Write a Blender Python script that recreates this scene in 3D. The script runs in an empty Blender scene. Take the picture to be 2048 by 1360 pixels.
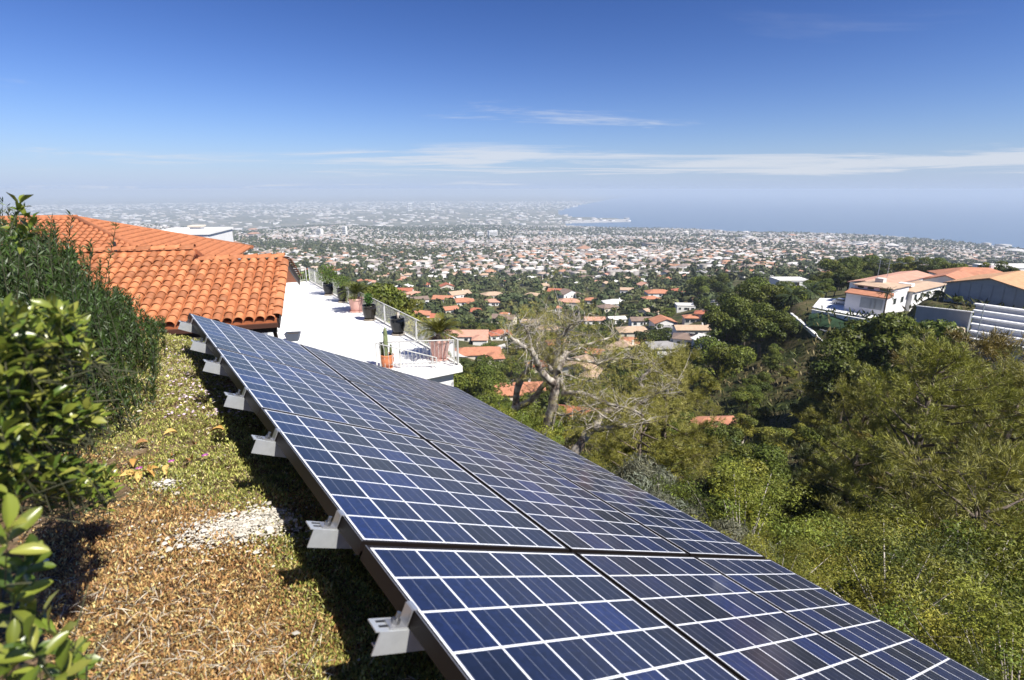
import bpy, bmesh, math, random
import numpy as np
from mathutils import Vector, Matrix, Quaternion

SC = bpy.context.scene
COL = SC.collection
rnd = random.Random(7)
RNG = np.random.default_rng(11)

# ------------------------------------------------------------------ camera
F, CX, CY, Y0 = 1070.0, 1024.0, 680.0, 378.0        # photograph: 2048 x 1360
PITCH = math.atan((CY - Y0) / F)
CP, SP = math.cos(PITCH), math.sin(PITCH)
cam_d = bpy.data.cameras.new('camera')
cam = bpy.data.objects.new('camera', cam_d)
COL.objects.link(cam)
cam_d.sensor_width = 36.0
cam_d.lens = F / 2048.0 * 36.0
cam_d.clip_start = 0.05
cam_d.clip_end = 250000.0
cam.rotation_euler = (math.pi / 2 - PITCH, 0, 0)
cam_d.dof.use_dof = True
cam_d.dof.focus_distance = 7.0
cam_d.dof.aperture_fstop = 3.4
SC.camera = cam

# ------------------------------------------------------------------ sky, sun, exposure
SUN_AZ, SUN_EL = 128.0, 51.0                        # clockwise from straight ahead (+Y)
S = Vector((math.sin(math.radians(SUN_AZ)) * math.cos(math.radians(SUN_EL)),
            math.cos(math.radians(SUN_AZ)) * math.cos(math.radians(SUN_EL)),
            math.sin(math.radians(SUN_EL))))
world = bpy.data.worlds.new('World')
SC.world = world
world.use_nodes = True
wn, wl = world.node_tree.nodes, world.node_tree.links
wn.clear()
w_out = wn.new('ShaderNodeOutputWorld')
w_bg = wn.new('ShaderNodeBackground')
w_sky = wn.new('ShaderNodeTexSky')
w_sky.sky_type = 'NISHITA'
w_sky.sun_disc = False
w_sky.sun_elevation = math.radians(SUN_EL)
w_sky.sun_rotation = math.radians(SUN_AZ)
w_sky.altitude = 300.0
w_sky.air_density = 1.0
w_sky.dust_density = 0.3
w_sky.ozone_density = 8.0
w_bg.inputs['Strength'].default_value = 0.056
# thin cirrus streaks, all the way round, low over the horizon
tc = wn.new('ShaderNodeTexCoord')
sep = wn.new('ShaderNodeSeparateXYZ')
wl.new(tc.outputs['Generated'], sep.inputs[0])
def wmath(op, a, b=None, c=None):
    n = wn.new('ShaderNodeMath'); n.operation = op
    for i, v in enumerate((a, b, c)):
        if v is None: continue
        if isinstance(v, (int, float)): n.inputs[i].default_value = v
        else: wl.new(v, n.inputs[i])
    return n.outputs[0]
zc = wmath('MAXIMUM', sep.outputs[2], 0.004)
zc2 = wmath('ADD', zc, 0.03)
cmb = wn.new('ShaderNodeCombineXYZ')
wl.new(wmath('DIVIDE', sep.outputs[0], zc2), cmb.inputs[0])
wl.new(wmath('DIVIDE', sep.outputs[1], zc2), cmb.inputs[1])
mp = wn.new('ShaderNodeMapping')
mp.inputs['Rotation'].default_value = (0, 0, 0.015)
mp.inputs['Location'].default_value = (18.57, -30.28, 0)
mp.inputs['Scale'].default_value = (0.176, 0.306, 1)
wl.new(cmb.outputs[0], mp.inputs[0])
nz = wn.new('ShaderNodeTexNoise')
nz.inputs['Scale'].default_value = 1.0; nz.inputs['Detail'].default_value = 9.0
nz.inputs['Roughness'].default_value = 0.66; nz.inputs['Distortion'].default_value = 0.8
wl.new(mp.outputs[0], nz.inputs[0])
mp2 = wn.new('ShaderNodeMapping')
mp2.inputs['Location'].default_value = (-38.64, 26.6, 0)
mp2.inputs['Scale'].default_value = (0.09, 0.07, 1)
wl.new(cmb.outputs[0], mp2.inputs[0])
nz2 = wn.new('ShaderNodeTexNoise'); nz2.inputs['Scale'].default_value = 1.0; nz2.inputs['Detail'].default_value = 2.0
wl.new(mp2.outputs[0], nz2.inputs[0])
low = wmath('MULTIPLY', wmath('POWER', 2.718, wmath('MULTIPLY', wmath('POWER', wmath('DIVIDE', wmath('SUBTRACT', sep.outputs[2], 0.040), 0.022), 2.0), -1.0)), 0.14)   # a bank of cloud lies low all round
cl = wmath('ADD', wmath('ADD', nz.outputs['Fac'], low), wmath('MULTIPLY', wmath('SUBTRACT', nz2.outputs['Fac'], 0.5), 0.9))
mr = wn.new('ShaderNodeMapRange'); mr.interpolation_type = 'SMOOTHSTEP'
mr.inputs['From Min'].default_value = 0.60; mr.inputs['From Max'].default_value = 0.80
mr.inputs['To Max'].default_value = 0.75
wl.new(cl, mr.inputs['Value'])
band = wn.new('ShaderNodeMapRange'); band.interpolation_type = 'SMOOTHSTEP'   # higher up the cirrus thins out
band.inputs['From Min'].default_value = 0.30; band.inputs['From Max'].default_value = 0.10
wl.new(sep.outputs[2], band.inputs['Value'])
mix = wn.new('ShaderNodeMix'); mix.data_type = 'RGBA'
wl.new(wmath('MULTIPLY', mr.outputs[0], band.outputs[0]), mix.inputs['Factor'])
# the photograph's deep, contrasty blue: one even contrast curve over the whole sky
def wscale(v, c):
    n = wn.new('ShaderNodeVectorMath'); n.operation = 'MULTIPLY'; wl.new(v, n.inputs[0]); n.inputs[1].default_value = c
    return n.outputs[0]
gam = wn.new('ShaderNodeGamma'); gam.inputs['Gamma'].default_value = 1.48
wl.new(wscale(w_sky.outputs[0], (0.1, 0.1, 0.1)), gam.inputs['Color'])
hor = wn.new('ShaderNodeMix'); hor.data_type = 'RGBA'          # the haze layer seen edge-on above the horizon, all round
wl.new(wmath('MULTIPLY', wmath('EXPONENT', wmath('MULTIPLY', wmath('MAXIMUM', sep.outputs[2], 0.0), -14.0)), 0.92), hor.inputs['Factor'])
wl.new(wscale(gam.outputs[0], (15.7, 14.3, 16.1)), hor.inputs['A'])
hor.inputs['B'].default_value = (5.25, 6.6, 9.3, 1)
wl.new(hor.outputs['Result'], mix.inputs['A'])
mix.inputs['B'].default_value = (8.0, 8.4, 9.2, 1)
wl.new(mix.outputs['Result'], w_bg.inputs['Color'])
wl.new(w_bg.outputs[0], w_out.inputs['Surface'])

sun_d = bpy.data.lights.new('sun', 'SUN')
sun_d.energy = 5.0
sun_d.angle = math.radians(0.5)
sun_d.color = (1.0, 0.955, 0.88)
sun = bpy.data.objects.new('sun', sun_d)
COL.objects.link(sun)
sun.rotation_euler = S.to_track_quat('Z', 'Y').to_euler()

SC.view_settings.view_transform = 'Standard'
SC.view_settings.look = 'None'
SC.view_settings.exposure = 0.72
SC.view_settings.gamma = 1.0
SC.view_settings.use_curve_mapping = False
SC.render.engine = 'CYCLES'
SC.cycles.use_denoising = True
SC.cycles.max_bounces = 6
SC.cycles.diffuse_bounces = 3
SC.cycles.glossy_bounces = 2
SC.cycles.transmission_bounces = 4
SC.cycles.transparent_max_bounces = 8
SC.cycles.volume_bounces = 1
SC.cycles.caustics_reflective = False
SC.cycles.caustics_refractive = False

# ------------------------------------------------------------------ pixels of the photograph -> directions
def ray(px, py):
    a, b = (px - CX) / F, (py - CY) / F
    return Vector((a, CP - b * SP, -(SP + b * CP)))
def at_z(px, py, z):
    r = ray(px, py); return r * (z / r.z)
def at_y(px, py, y):
    r = ray(px, py); return r * (y / r.y)
def at_d(px, py, d):
    r = ray(px, py); return r * (d / math.hypot(r.x, r.y))
def to_px(P):
    zc_ = P[1] * CP - P[2] * SP
    return CX + F * P[0] / zc_, CY + F * (-P[2] * CP - P[1] * SP) / zc_

# ------------------------------------------------------------------ helpers
def props(o, label=None, cat=None, group=None, kind=None):
    if label: o['label'] = label
    if cat: o['category'] = cat
    if group: o['group'] = group
    if kind: o['kind'] = kind
    return o
def link(o, parent=None):
    COL.objects.link(o)
    if parent is not None: o.parent = parent
    return o
def empty(name, loc=(0, 0, 0), rz=0.0):
    o = bpy.data.objects.new(name, None)
    o.empty_display_size = 0.2
    o.location = loc; o.rotation_euler = (0, 0, rz)
    COL.objects.link(o)
    return o
def inst(name, me, parent=None, loc=(0, 0, 0), rot=(0, 0, 0), sc=(1, 1, 1)):
    o = bpy.data.objects.new(name, me)
    o.location = loc; o.rotation_euler = rot
    o.scale = sc if hasattr(sc, '__len__') else (sc, sc, sc)
    return link(o, parent)

class MB:
    """collects simple shapes into one mesh"""
    def __init__(s): s.v = []; s.f = []; s.m = []; s.cur = 0
    def add(s, vs, fs):
        n = len(s.v); s.v += [tuple(v) for v in vs]
        for f in fs: s.f.append(tuple(i + n for i in f)); s.m.append(s.cur)
        return s
    def box(s, x0, x1, y0, y1, z0, z1, M=None):
        vs = [(x, y, z) for z in (z0, z1) for y in (y0, y1) for x in (x0, x1)]
        if M is not None: vs = [M @ Vector(v) for v in vs]
        return s.add(vs, [(0, 2, 3, 1), (4, 5, 7, 6), (0, 1, 5, 4), (2, 6, 7, 3), (0, 4, 6, 2), (1, 3, 7, 5)])
    def quad(s, *p): return s.add(p, [tuple(range(len(p)))])
    def prism(s, poly, h0, h1):      # poly of (x,y), counter-clockwise
        n = len(poly)
        vs = [(x, y, h0) for x, y in poly] + [(x, y, h1) for x, y in poly]
        fs = [tuple(range(n - 1, -1, -1)), tuple(range(n, 2 * n))] + [(i, (i + 1) % n, n + (i + 1) % n, n + i) for i in range(n)]
        return s.add(vs, fs)
    def tube(s, pts, radii, n=6, cap=True):
        pts = [Vector(p) for p in pts]
        if not hasattr(radii, '__len__'): radii = [radii] * len(pts)
        rings = []; up = None
        for i, p in enumerate(pts):
            t = (pts[min(i + 1, len(pts) - 1)] - pts[max(i - 1, 0)])
            if t.length < 1e-9: t = Vector((0, 0, 1))
            t.normalize()
            if up is None:
                up = t.orthogonal().normalized()
            else:
                up = (up - t * up.dot(t))
                up = up.normalized() if up.length > 1e-6 else t.orthogonal().normalized()
            w = t.cross(up)
            rings.append([p + (up * math.cos(2 * math.pi * k / n) + w * math.sin(2 * math.pi * k / n)) * radii[i] for k in range(n)])
        vs = [q for r in rings for q in r]; fs = []
        for i in range(len(pts) - 1):
            for k in range(n):
                fs.append((i * n + k, i * n + (k + 1) % n, (i + 1) * n + (k + 1) % n, (i + 1) * n + k))
        if cap:
            fs.append(tuple(range(n - 1, -1, -1))); fs.append(tuple(range((len(pts) - 1) * n, len(pts) * n)))
        return s.add(vs, fs)
    def lathe(s, prof, n=20, o=(0, 0, 0)):
        vs = [(o[0] + r * math.cos(2 * math.pi * k / n), o[1] + r * math.sin(2 * math.pi * k / n), o[2] + z) for r, z in prof for k in range(n)]
        fs = [(i * n + k, i * n + (k + 1) % n, (i + 1) * n + (k + 1) % n, (i + 1) * n + k) for i in range(len(prof) - 1) for k in range(n)]
        fs.append(tuple(range(n - 1, -1, -1))); fs.append(tuple(range((len(prof) - 1) * n, len(prof) * n)))
        return s.add(vs, fs)
    def mesh(s, name, mat, smooth=False):
        me = bpy.data.meshes.new(name)
        me.from_pydata(s.v, [], s.f)
        for m in (mat if isinstance(mat, (list, tuple)) else [mat]): me.materials.append(m)
        if any(s.m): me.polygons.foreach_set('material_index', s.m)
        if smooth: me.polygons.foreach_set('use_smooth', [True] * len(s.f))
        me.update()
        return me
    def build(s, name, mat, parent=None, smooth=False, loc=(0, 0, 0), rz=0.0):
        o = bpy.data.objects.new(name, s.mesh(name, mat, smooth))
        o.location = loc; o.rotation_euler = (0, 0, rz)
        return link(o, parent)

def np_mesh(name, V, Fc, mat, col=None, smooth=False):
    """V (n,3), Fc (m,k) faces of k corners; col (n,3) point colours"""
    V = np.ascontiguousarray(V, dtype=np.float32); Fc = np.ascontiguousarray(Fc, dtype=np.int32)
    me = bpy.data.meshes.new(name)
    m, k = Fc.shape
    me.vertices.add(len(V)); me.vertices.foreach_set('co', V.ravel())
    me.loops.add(m * k); me.loops.foreach_set('vertex_index', Fc.ravel())
    me.polygons.add(m); me.polygons.foreach_set('loop_start', np.arange(0, m * k, k, dtype=np.int32))
    if smooth: me.polygons.foreach_set('use_smooth', np.ones(m, dtype=bool))
    if col is not None:
        a = me.attributes.new('col', 'FLOAT_COLOR', 'POINT')
        c4 = np.ones((len(V), 4), dtype=np.float32); c4[:, :3] = col
        a.data.foreach_set('color', c4.ravel())
    me.materials.append(mat)
    me.update(calc_edges=True)
    return me

# ------------------------------------------------------------------ materials
def mat(name, color=(0.5, 0.5, 0.5), rough=0.6, var=0.0, scale=5.0, bump=0.0, bscale=None, metal=0.0, spec=0.5, attr=False,
        color2=None, coat=0.0, objrand=0.0, transl=0.0, detail=5.0, ramp=(0.35, 0.65)):
    m = bpy.data.materials.new(name); m.use_nodes = True
    nt = m.node_tree; n, l = nt.nodes, nt.links
    b = n['Principled BSDF']; out = n['Material Output']
    b.inputs['Roughness'].default_value = rough; b.inputs['Metallic'].default_value = metal
    b.inputs['Specular IOR Level'].default_value = spec; b.inputs['Coat Weight'].default_value = coat
    b.inputs['Coat Roughness'].default_value = 0.05
    geo = n.new('ShaderNodeNewGeometry')
    src = None
    if attr:
        a = n.new('ShaderNodeAttribute'); a.attribute_name = 'col'; src = a.outputs['Color']
    if var > 0 or color2 is not None:
        t = n.new('ShaderNodeTexNoise'); t.inputs['Scale'].default_value = scale; t.inputs['Detail'].default_value = detail
        t.inputs['Roughness'].default_value = 0.6
        l.new(geo.outputs['Position'], t.inputs['Vector'])
        if color2 is not None:
            r = n.new('ShaderNodeMapRange'); r.inputs['From Min'].default_value = ramp[0]; r.inputs['From Max'].default_value = ramp[1]
            l.new(t.outputs['Fac'], r.inputs['Value'])
            x = n.new('ShaderNodeMix'); x.data_type = 'RGBA'
            l.new(r.outputs[0], x.inputs['Factor'])
            if src: l.new(src, x.inputs['A'])
            else: x.inputs['A'].default_value = (*color, 1)
            x.inputs['B'].default_value = (*color2, 1); src = x.outputs['Result']
        if var > 0:
            r = n.new('ShaderNodeMapRange'); r.inputs['From Min'].default_value = 0.3; r.inputs['From Max'].default_value = 0.7
            r.inputs['To Min'].default_value = 1 - var; r.inputs['To Max'].default_value = 1 + var
            l.new(t.outputs['Fac'], r.inputs['Value'])
            h = n.new('ShaderNodeVectorMath'); h.operation = 'SCALE'
            if src: l.new(src, h.inputs[0])
            else: h.inputs[0].default_value = color
            l.new(r.outputs[0], h.inputs['Scale']); src = h.outputs[0]
    if objrand > 0:
        oi = n.new('ShaderNodeObjectInfo')
        r = n.new('ShaderNodeMapRange'); r.inputs['To Min'].default_value = 1 - objrand; r.inputs['To Max'].default_value = 1 + objrand
        l.new(oi.outputs['Random'], r.inputs['Value'])
        h = n.new('ShaderNodeVectorMath'); h.operation = 'SCALE'
        if src: l.new(src, h.inputs[0])
        else: h.inputs[0].default_value = color
        l.new(r.outputs[0], h.inputs['Scale']); src = h.outputs[0]
    if src: l.new(src, b.inputs['Base Color'])
    else: b.inputs['Base Color'].default_value = (*color, 1)
    if bump > 0:
        t = n.new('ShaderNodeTexNoise'); t.inputs['Scale'].default_value = bscale or scale * 3; t.inputs['Detail'].default_value = 6
        l.new(geo.outputs['Position'], t.inputs['Vector'])
        bp = n.new('ShaderNodeBump'); bp.inputs['Strength'].default_value = bump
        l.new(t.outputs['Fac'], bp.inputs['Height']); l.new(bp.outputs[0], b.inputs['Normal'])
    if transl > 0:
        tr = n.new('ShaderNodeBsdfTranslucent')
        if src: l.new(src, tr.inputs['Color'])
        else: tr.inputs['Color'].default_value = (*color, 1)
        mx = n.new('ShaderNodeMixShader'); mx.inputs[0].default_value = transl
        l.new(b.outputs[0], mx.inputs[1]); l.new(tr.outputs[0], mx.inputs[2]); l.new(mx.outputs[0], out.inputs['Surface'])
    return m

M = {}
M['white'] = mat('white_plaster', (0.8, 0.79, 0.76), 0.8, var=0.05, scale=0.6)
M['terrace'] = mat('terrace_coating', (0.83, 0.82, 0.8), 0.7, var=0.03, scale=0.8)
M['cream'] = mat('cream_plaster', (0.66, 0.6, 0.5), 0.85, var=0.08, scale=0.4)
M['lilac'] = mat('pale_plaster', (0.74, 0.72, 0.74), 0.85, var=0.05, scale=0.4)
M['greywall'] = mat('grey_plaster', (0.34, 0.36, 0.38), 0.85, var=0.1, scale=0.5)
M['concrete'] = mat('concrete', (0.6, 0.58, 0.54), 0.85, var=0.12, scale=0.7)
M['darkwood_shade'] = mat('dark_wood_shade', (0.022, 0.011, 0.008), 0.6, var=0.2, scale=8)  # dark brown wood, taken near-black to hold the shade beneath the gable
M['dark'] = mat('dark_paint', (0.02, 0.02, 0.022), 0.45)
M['glass'] = mat('window_glass', (0.03, 0.04, 0.05), 0.08)
M['railmetal'] = mat('white_railing_paint', (0.5, 0.5, 0.48), 0.5)
M['galv'] = mat('galvanised_steel', (0.56, 0.58, 0.58), 0.42, var=0.08, scale=30, metal=0.55)
M['bolt'] = mat('bolt_steel', (0.25, 0.25, 0.25), 0.35, metal=0.9)
M['clampm'] = mat('clamp_metal', (0.6, 0.6, 0.6), 0.35, metal=0.8)
M['frame'] = mat('black_anodised_frame', (0.012, 0.009, 0.008), 0.42, spec=0.2)
M['tile'] = mat('terracotta_tile', (0.41, 0.145, 0.055), 0.78, var=0.22, scale=7, objrand=0.3, color2=(0.33, 0.17, 0.09), ramp=(0.5, 0.8), bump=0.15, bscale=90)
M['tiledeck'] = mat('terracotta_pan', (0.36, 0.11, 0.04), 0.8, var=0.2, scale=5)
M['tilefar'] = mat('terracotta_tile_rear', (0.38, 0.135, 0.055), 0.8, var=0.25, scale=6)
M['gutter'] = mat('brown_gutter', (0.07, 0.03, 0.02), 0.5)
M['potblack'] = mat('black_glazed_pot', (0.004, 0.005, 0.007), 0.14, spec=0.4)
M['potbrown'] = mat('brown_glazed_pot', (0.018, 0.015, 0.011), 0.22, spec=0.4)
M['potpink'] = mat('pink_clay_pot', (0.62, 0.36, 0.3), 0.75, var=0.08, scale=8)
M['pottc'] = mat('terracotta_pot', (0.5, 0.17, 0.07), 0.75, var=0.12, scale=12)
M['saucer'] = mat('saucer_clay', (0.28, 0.24, 0.19), 0.7)
M['soil'] = mat('soil', (0.06, 0.04, 0.025), 0.95)
M['leaf'] = mat('leaf', rough=0.5, spec=0.22, attr=True, transl=0.2, objrand=0.14)
M['leafbig'] = mat('glossy_leaf', rough=0.3, attr=True, transl=0.22, objrand=0.22)
M['needle'] = mat('needle', rough=0.5, attr=True, transl=0.12, objrand=0.12)
M['farleaf'] = mat('far_leaf', rough=0.8, attr=True)
M['bark'] = mat('bark', (0.2, 0.16, 0.125), 0.9, color2=(0.07, 0.05, 0.04), scale=6, bump=0.6, bscale=14)
M['barkpale'] = mat('pale_bark', (0.5, 0.45, 0.38), 0.9, color2=(0.13, 0.1, 0.08), scale=3.2, bump=0.8, bscale=14, ramp=(0.42, 0.6))
M['twig'] = mat('dry_twig', (0.4, 0.36, 0.31), 0.9, var=0.3, scale=5)
M['succ'] = mat('ground_cover', rough=0.55, attr=True, transl=0.1)
M['attr'] = mat('painted', rough=0.75, attr=True)
M['road'] = mat('pale_concrete_road', (0.5, 0.48, 0.45), 0.9, var=0.08, scale=0.3)
M['lawn'] = mat('lawn', (0.02, 0.055, 0.018), 0.9, var=0.3, scale=0.8)
M['sand'] = mat('sandy_paving', (0.52, 0.42, 0.29), 0.9, var=0.12, scale=0.5)
ROOFS = {
 'orange': mat('roof_orange', (0.43, 0.185, 0.105), 0.85, var=0.2, scale=0.7),
 'red': mat('roof_red', (0.38, 0.125, 0.07), 0.85, var=0.2, scale=0.7),
 'pink': mat('roof_pink', (0.5, 0.27, 0.19), 0.85, var=0.15, scale=0.6),
 'tan': mat('roof_tan', (0.45, 0.32, 0.22), 0.85, var=0.15, scale=0.6),
 'brown': mat('roof_brown', (0.21, 0.15, 0.12), 0.9, var=0.2, scale=0.6),
 'grey': mat('roof_grey', (0.27, 0.26, 0.26), 0.9, var=0.15, scale=0.6),
 'white': mat('roof_white', (0.72, 0.7, 0.66), 0.85, var=0.06, scale=0.4),
 'yellow': mat('roof_yellow', (0.48, 0.27, 0.14), 0.85, var=0.22, scale=0.9),
}
WALLS = {'white': M['white'], 'cream': M['cream'], 'grey': M['greywall'], 'lilac': M['lilac']}

# ------------------------------------------------------------------ terrain
SEA = -300.0
A0 = Vector((-2.857, 4.62, -1.056))                  # far upper corner of the solar array
TILT = math.radians(26.0)
VDIR = Vector((0.6, -0.8, 0.0))                      # along the array, towards the camera
PERP = Vector((0.8, 0.6, 0.0))                       # horizontal, down the slope
UDIR = Vector((0.8 * math.cos(TILT), 0.6 * math.cos(TILT), -math.sin(TILT)))
NDIR = UDIR.cross(VDIR).normalized()
if NDIR.z < 0: NDIR = -NDIR

def local_z(x, y):
    s = (x - A0.x) * 0.8 + (y - A0.y) * 0.6
    left = 0.10 * np.minimum(-s, 6.0) + 0.05 * np.sin(x * 2.1 + 1) * np.cos(y * 1.7)
    right = -0.475 * s
    k = 1 / (1 + np.exp(-s * 6))
    z = -1.46 + left * (1 - k) + right * k
    z = z - 0.5 * np.maximum(s - 2.75, 0) * np.clip(1 - (s - 2.75) / 14, 0.3, 1)
    t = np.maximum(y - 5.0 - 0.25 * (x + 2.8), 0)
    return z - 0.42 * t * t / (t + 1.0)

CTRL = {
 -300: [(760,16),(700,30),(620,120),(560,400),(520,900),(490,1700),(470,2600),(450,4100)],
 300: [(760,16),(700,30),(620,120),(560,400),(520,900),(490,1700),(470,2600),(450,4100)],
 700: [(790,20),(700,80),(640,220),(600,400),(560,620),(530,950),(500,1500),(475,2500),(452,4000)],
 1000: [(980,20),(860,100),(790,185),(745,225),(685,270),(645,330),(605,430),(563,620),(527,1000),(502,1500),(476,2500),(455,3900)],
 1300: [(1050,22),(930,50),(815,120),(745,180),(685,240),(645,290),(605,400),(578,520),(552,700),(522,1100),(497,1700),(477,2600),(464,3600)],
 1500: [(1180,17),(1010,42),(890,75),(810,105),(745,130),(680,170),(630,230),(590,330),(553,600),(527,1000),(502,1600),(481,2400),(469,3400)],
 1700: [(1300,14),(1120,30),(960,55),(850,80),(765,105),(705,125),(655,145),(617,165),(600,200),(585,260),(557,600),(533,1000),(507,1600),(488,2400),(475,3250)],
 1950: [(1400,12),(1180,25),(1020,45),(900,65),(800,85),(735,100),(680,115),(625,140),(600,175),(585,240),(557,700),(539,1100),(523,1700),(508,2400)],
 2350: [(1400,12),(1180,25),(1020,45),(900,65),(800,85),(735,100),(680,115),(640,140),(610,175),(590,240),(570,700),(555,1100),(545,1500)],
}
_cp = []
for cpx, lst in CTRL.items():
    for cpy, cd in lst:
        r_ = ray(cpx, cpy); h_ = math.hypot(r_.x, r_.y)
        _cp.append((math.atan2(r_.x, r_.y), math.log(cd), r_.z / h_))
for az in np.radians([-44, -30, -15, 0, 12, 22, 32, 40, 46]):       # the coastal plain, down at the water
    for d in (4600, 7000, 12000, 30000, 60000): _cp.append((az, math.log(d), (SEA + 0.8) / d))
    for d in (7.0, 10.0):
        zz = float(local_z(np.array(math.sin(az) * d), np.array(math.cos(az) * d)))
        _cp.append((az, math.log(d), zz / d))
_cp = np.array(_cp)
KAZ = 3.0
def _kern(a, b):
    d2 = (KAZ * (a[:, None, 0] - b[None, :, 0])) ** 2 + (a[:, None, 1] - b[None, :, 1]) ** 2
    return np.sqrt(d2 + 0.02)
_A = _kern(_cp, _cp) + 1e-6 * np.eye(len(_cp))
_A = np.block([[_A, np.ones((len(_cp), 1))], [np.ones((1, len(_cp))), np.zeros((1, 1))]])
_W = np.linalg.solve(_A, np.append(_cp[:, 2], 0))

def _vnoise(x, y):
    return (np.sin(x * 0.9 + 1.3 * np.sin(y * 0.7)) + np.sin(y * 1.1 + 1.7 * np.sin(x * 0.6 + 2))) * 0.5

SEA_POLY = [at_z(px, py, SEA) for px, py in [(3600, 640), (2700, 575), (2300, 545), (2048, 521), (1990, 507), (1900, 492), (1800, 482), (1700, 474), (1560, 473),
    (1440, 470), (1448, 464), (1330, 457.5), (1200, 456), (1130, 450), (1150, 446.5), (1262, 444), (1255, 437), (1150, 433.5), (1118, 428),
    (1125, 420), (1160, 411), (1200, 403), (1240, 396), (1290, 389)]]
SEA_POLY = np.array([(p.x, p.y) for p in SEA_POLY] + [(19000, 70000), (120000, 70000), (120000, 2000)])
def in_sea(x, y):
    ins = np.zeros(x.shape, bool); n = len(SEA_POLY)
    for i in range(n):
        x0, y0 = SEA_POLY[i]; x1, y1 = SEA_POLY[(i + 1) % n]
        if y0 == y1: continue
        c = ((y0 > y) != (y1 > y)) & (x < (x1 - x0) * (y - y0) / (y1 - y0) + x0)
        ins ^= c
    return ins

PADS = []                # levelled ground: (x, y, radius, z)
def terrain(x, y):
    x = np.asarray(x, float); y = np.asarray(y, float); sh = x.shape
    x = x.ravel(); y = y.ravel()
    d = np.maximum(np.hypot(x, y), 0.3)
    az = np.arctan2(x, y)
    az_c = np.clip(az, -0.85, 0.9)
    q = np.stack([az_c, np.log(np.clip(d, 6.0, 60000))], 1)
    t = np.empty(len(x))
    for i in range(0, len(x), 20000):
        t[i:i + 20000] = _kern(q[i:i + 20000], _cp) @ _W[:-1] + _W[-1]
    zf = t * d
    zf = np.maximum(zf, SEA + 0.6)
    amp = np.clip((d - 10) / 200, 0, 1) * np.clip((2500 - d) / 1500, 0, 1)
    zf = zf + amp * (1.2 * _vnoise(x / 14, y / 14) + 2.2 * _vnoise(x / 60 + 3, y / 60))
    zl = local_z(x, y)
    back = np.clip((-y) / 4.0, 0, 1)                  # behind the camera the bank simply rises
    zl = zl + back * 0.0
    w = np.clip((d - 7.0) / 9.0, 0, 1); w = w * w * (3 - 2 * w)
    w = np.where(y < 0, w * np.clip(1 - (-y) / 30, 0, 1), w)
    z = zl * (1 - w) + zf * w
    far = (d > 1500)
    if far.any():
        s = in_sea(x, y) & far
        z = np.where(s, SEA - 25.0, z)
    # house plateau: the ground drops away below the terrace
    for (cx_, cy_, r_, zz_) in PADS:
        k = np.clip((np.hypot(x - cx_, y - cy_) - r_) / (0.6 * r_), 0, 1); k = k * k * (3 - 2 * k)
        z = zz_ * (1 - k) + z * k
    # under house and terrace
    a = (x + 5.65) * 0.958 + (y - 12.5) * 0.287; b = -(x + 5.65) * 0.287 + (y - 12.5) * 0.958
    pad = np.clip(1 - np.maximum(np.maximum(-16 - a, 0), np.maximum(-b + 0.2, np.maximum(b - 26, a - 1.5))) / 2.5, 0, 1)
    z = np.where(pad > 0, np.minimum(z, z * (1 - pad) + (-6.6) * pad), z)
    return z.reshape(sh)
def tz(x, y): return float(terrain(np.array([x]), np.array([y]))[0])
_DD = np.exp(np.linspace(math.log(3.0), math.log(40000), 1400))
def on_terrain(px, py, dmin=3.0):
    r = ray(px, py); h = math.hypot(r.x, r.y)
    xs = r.x / h * _DD; ys = r.y / h * _DD; zs = r.z / h * _DD
    below = (zs < terrain(xs, ys)) & (_DD > dmin)
    i = int(np.argmax(below)) if below.any() else len(_DD) - 1
    return Vector((xs[i], ys[i], zs[i]))
# levelled pads for the villas on the ridge
_vp = at_d(1760, 622, 158); PADS.append((_vp.x, _vp.y, 17, _vp.z))
_gp = at_d(1985, 612, 138); PADS.append((_gp.x, _gp.y, 10, _gp.z))

# ------------------------------------------------------------------ ground sheet and sea
az_f = np.radians(np.arange(-50, 58.01, 0.4))
az_b = np.radians(np.arange(62, 310, 4.0))
AZ = np.concatenate([az_f, az_b])
RR = np.concatenate([[0.35], np.exp(np.arange(math.log(0.7), math.log(62000), 0.026))])
gx = np.outer(RR, np.sin(AZ)); gy = np.outer(RR, np.cos(AZ))
gz = terrain(gx, gy)
nr, na = gx.shape
V = np.stack([gx, gy, gz], -1).reshape(-1, 3)
i, j = np.meshgrid(np.arange(nr - 1), np.arange(na), indexing='ij')
j2 = (j + 1) % na
Fc = np.stack([i * na + j, (i + 1) * na + j, (i + 1) * na + j2, i * na + j2], -1).reshape(-1, 4)[:, ::-1]
V = np.vstack([V, [[0, 0, tz(0.01, 0.01)]]])

gm = bpy.data.materials.new('hillside_ground'); gm.use_nodes = True
n, l = gm.node_tree.nodes, gm.node_tree.links
b = n['Principled BSDF']; b.inputs['Roughness'].default_value = 0.95; b.inputs['Specular IOR Level'].default_value = 0.1
geo = n.new('ShaderNodeNewGeometry')
def noise(scale, detail=5, rough=0.6):
    t = n.new('ShaderNodeTexNoise'); t.inputs['Scale'].default_value = scale; t.inputs['Detail'].default_value = detail; t.inputs['Roughness'].default_value = rough
    l.new(geo.outputs['Position'], t.inputs['Vector']); return t.outputs['Fac']
def rng(v, a, b_):
    r = n.new('ShaderNodeMapRange'); r.inputs['From Min'].default_value = a; r.inputs['From Max'].default_value = b_
    l.new(v, r.inputs['Value']); return r.outputs[0]
def mixc(fac, a, b_):
    x = n.new('ShaderNodeMix'); x.data_type = 'RGBA'; l.new(fac, x.inputs['Factor'])
    for k, v in (('A', a), ('B', b_)):
        if isinstance(v, tuple): x.inputs[k].default_value = (*v, 1)
        else: l.new(v, x.inputs[k])
    return x.outputs['Result']
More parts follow.
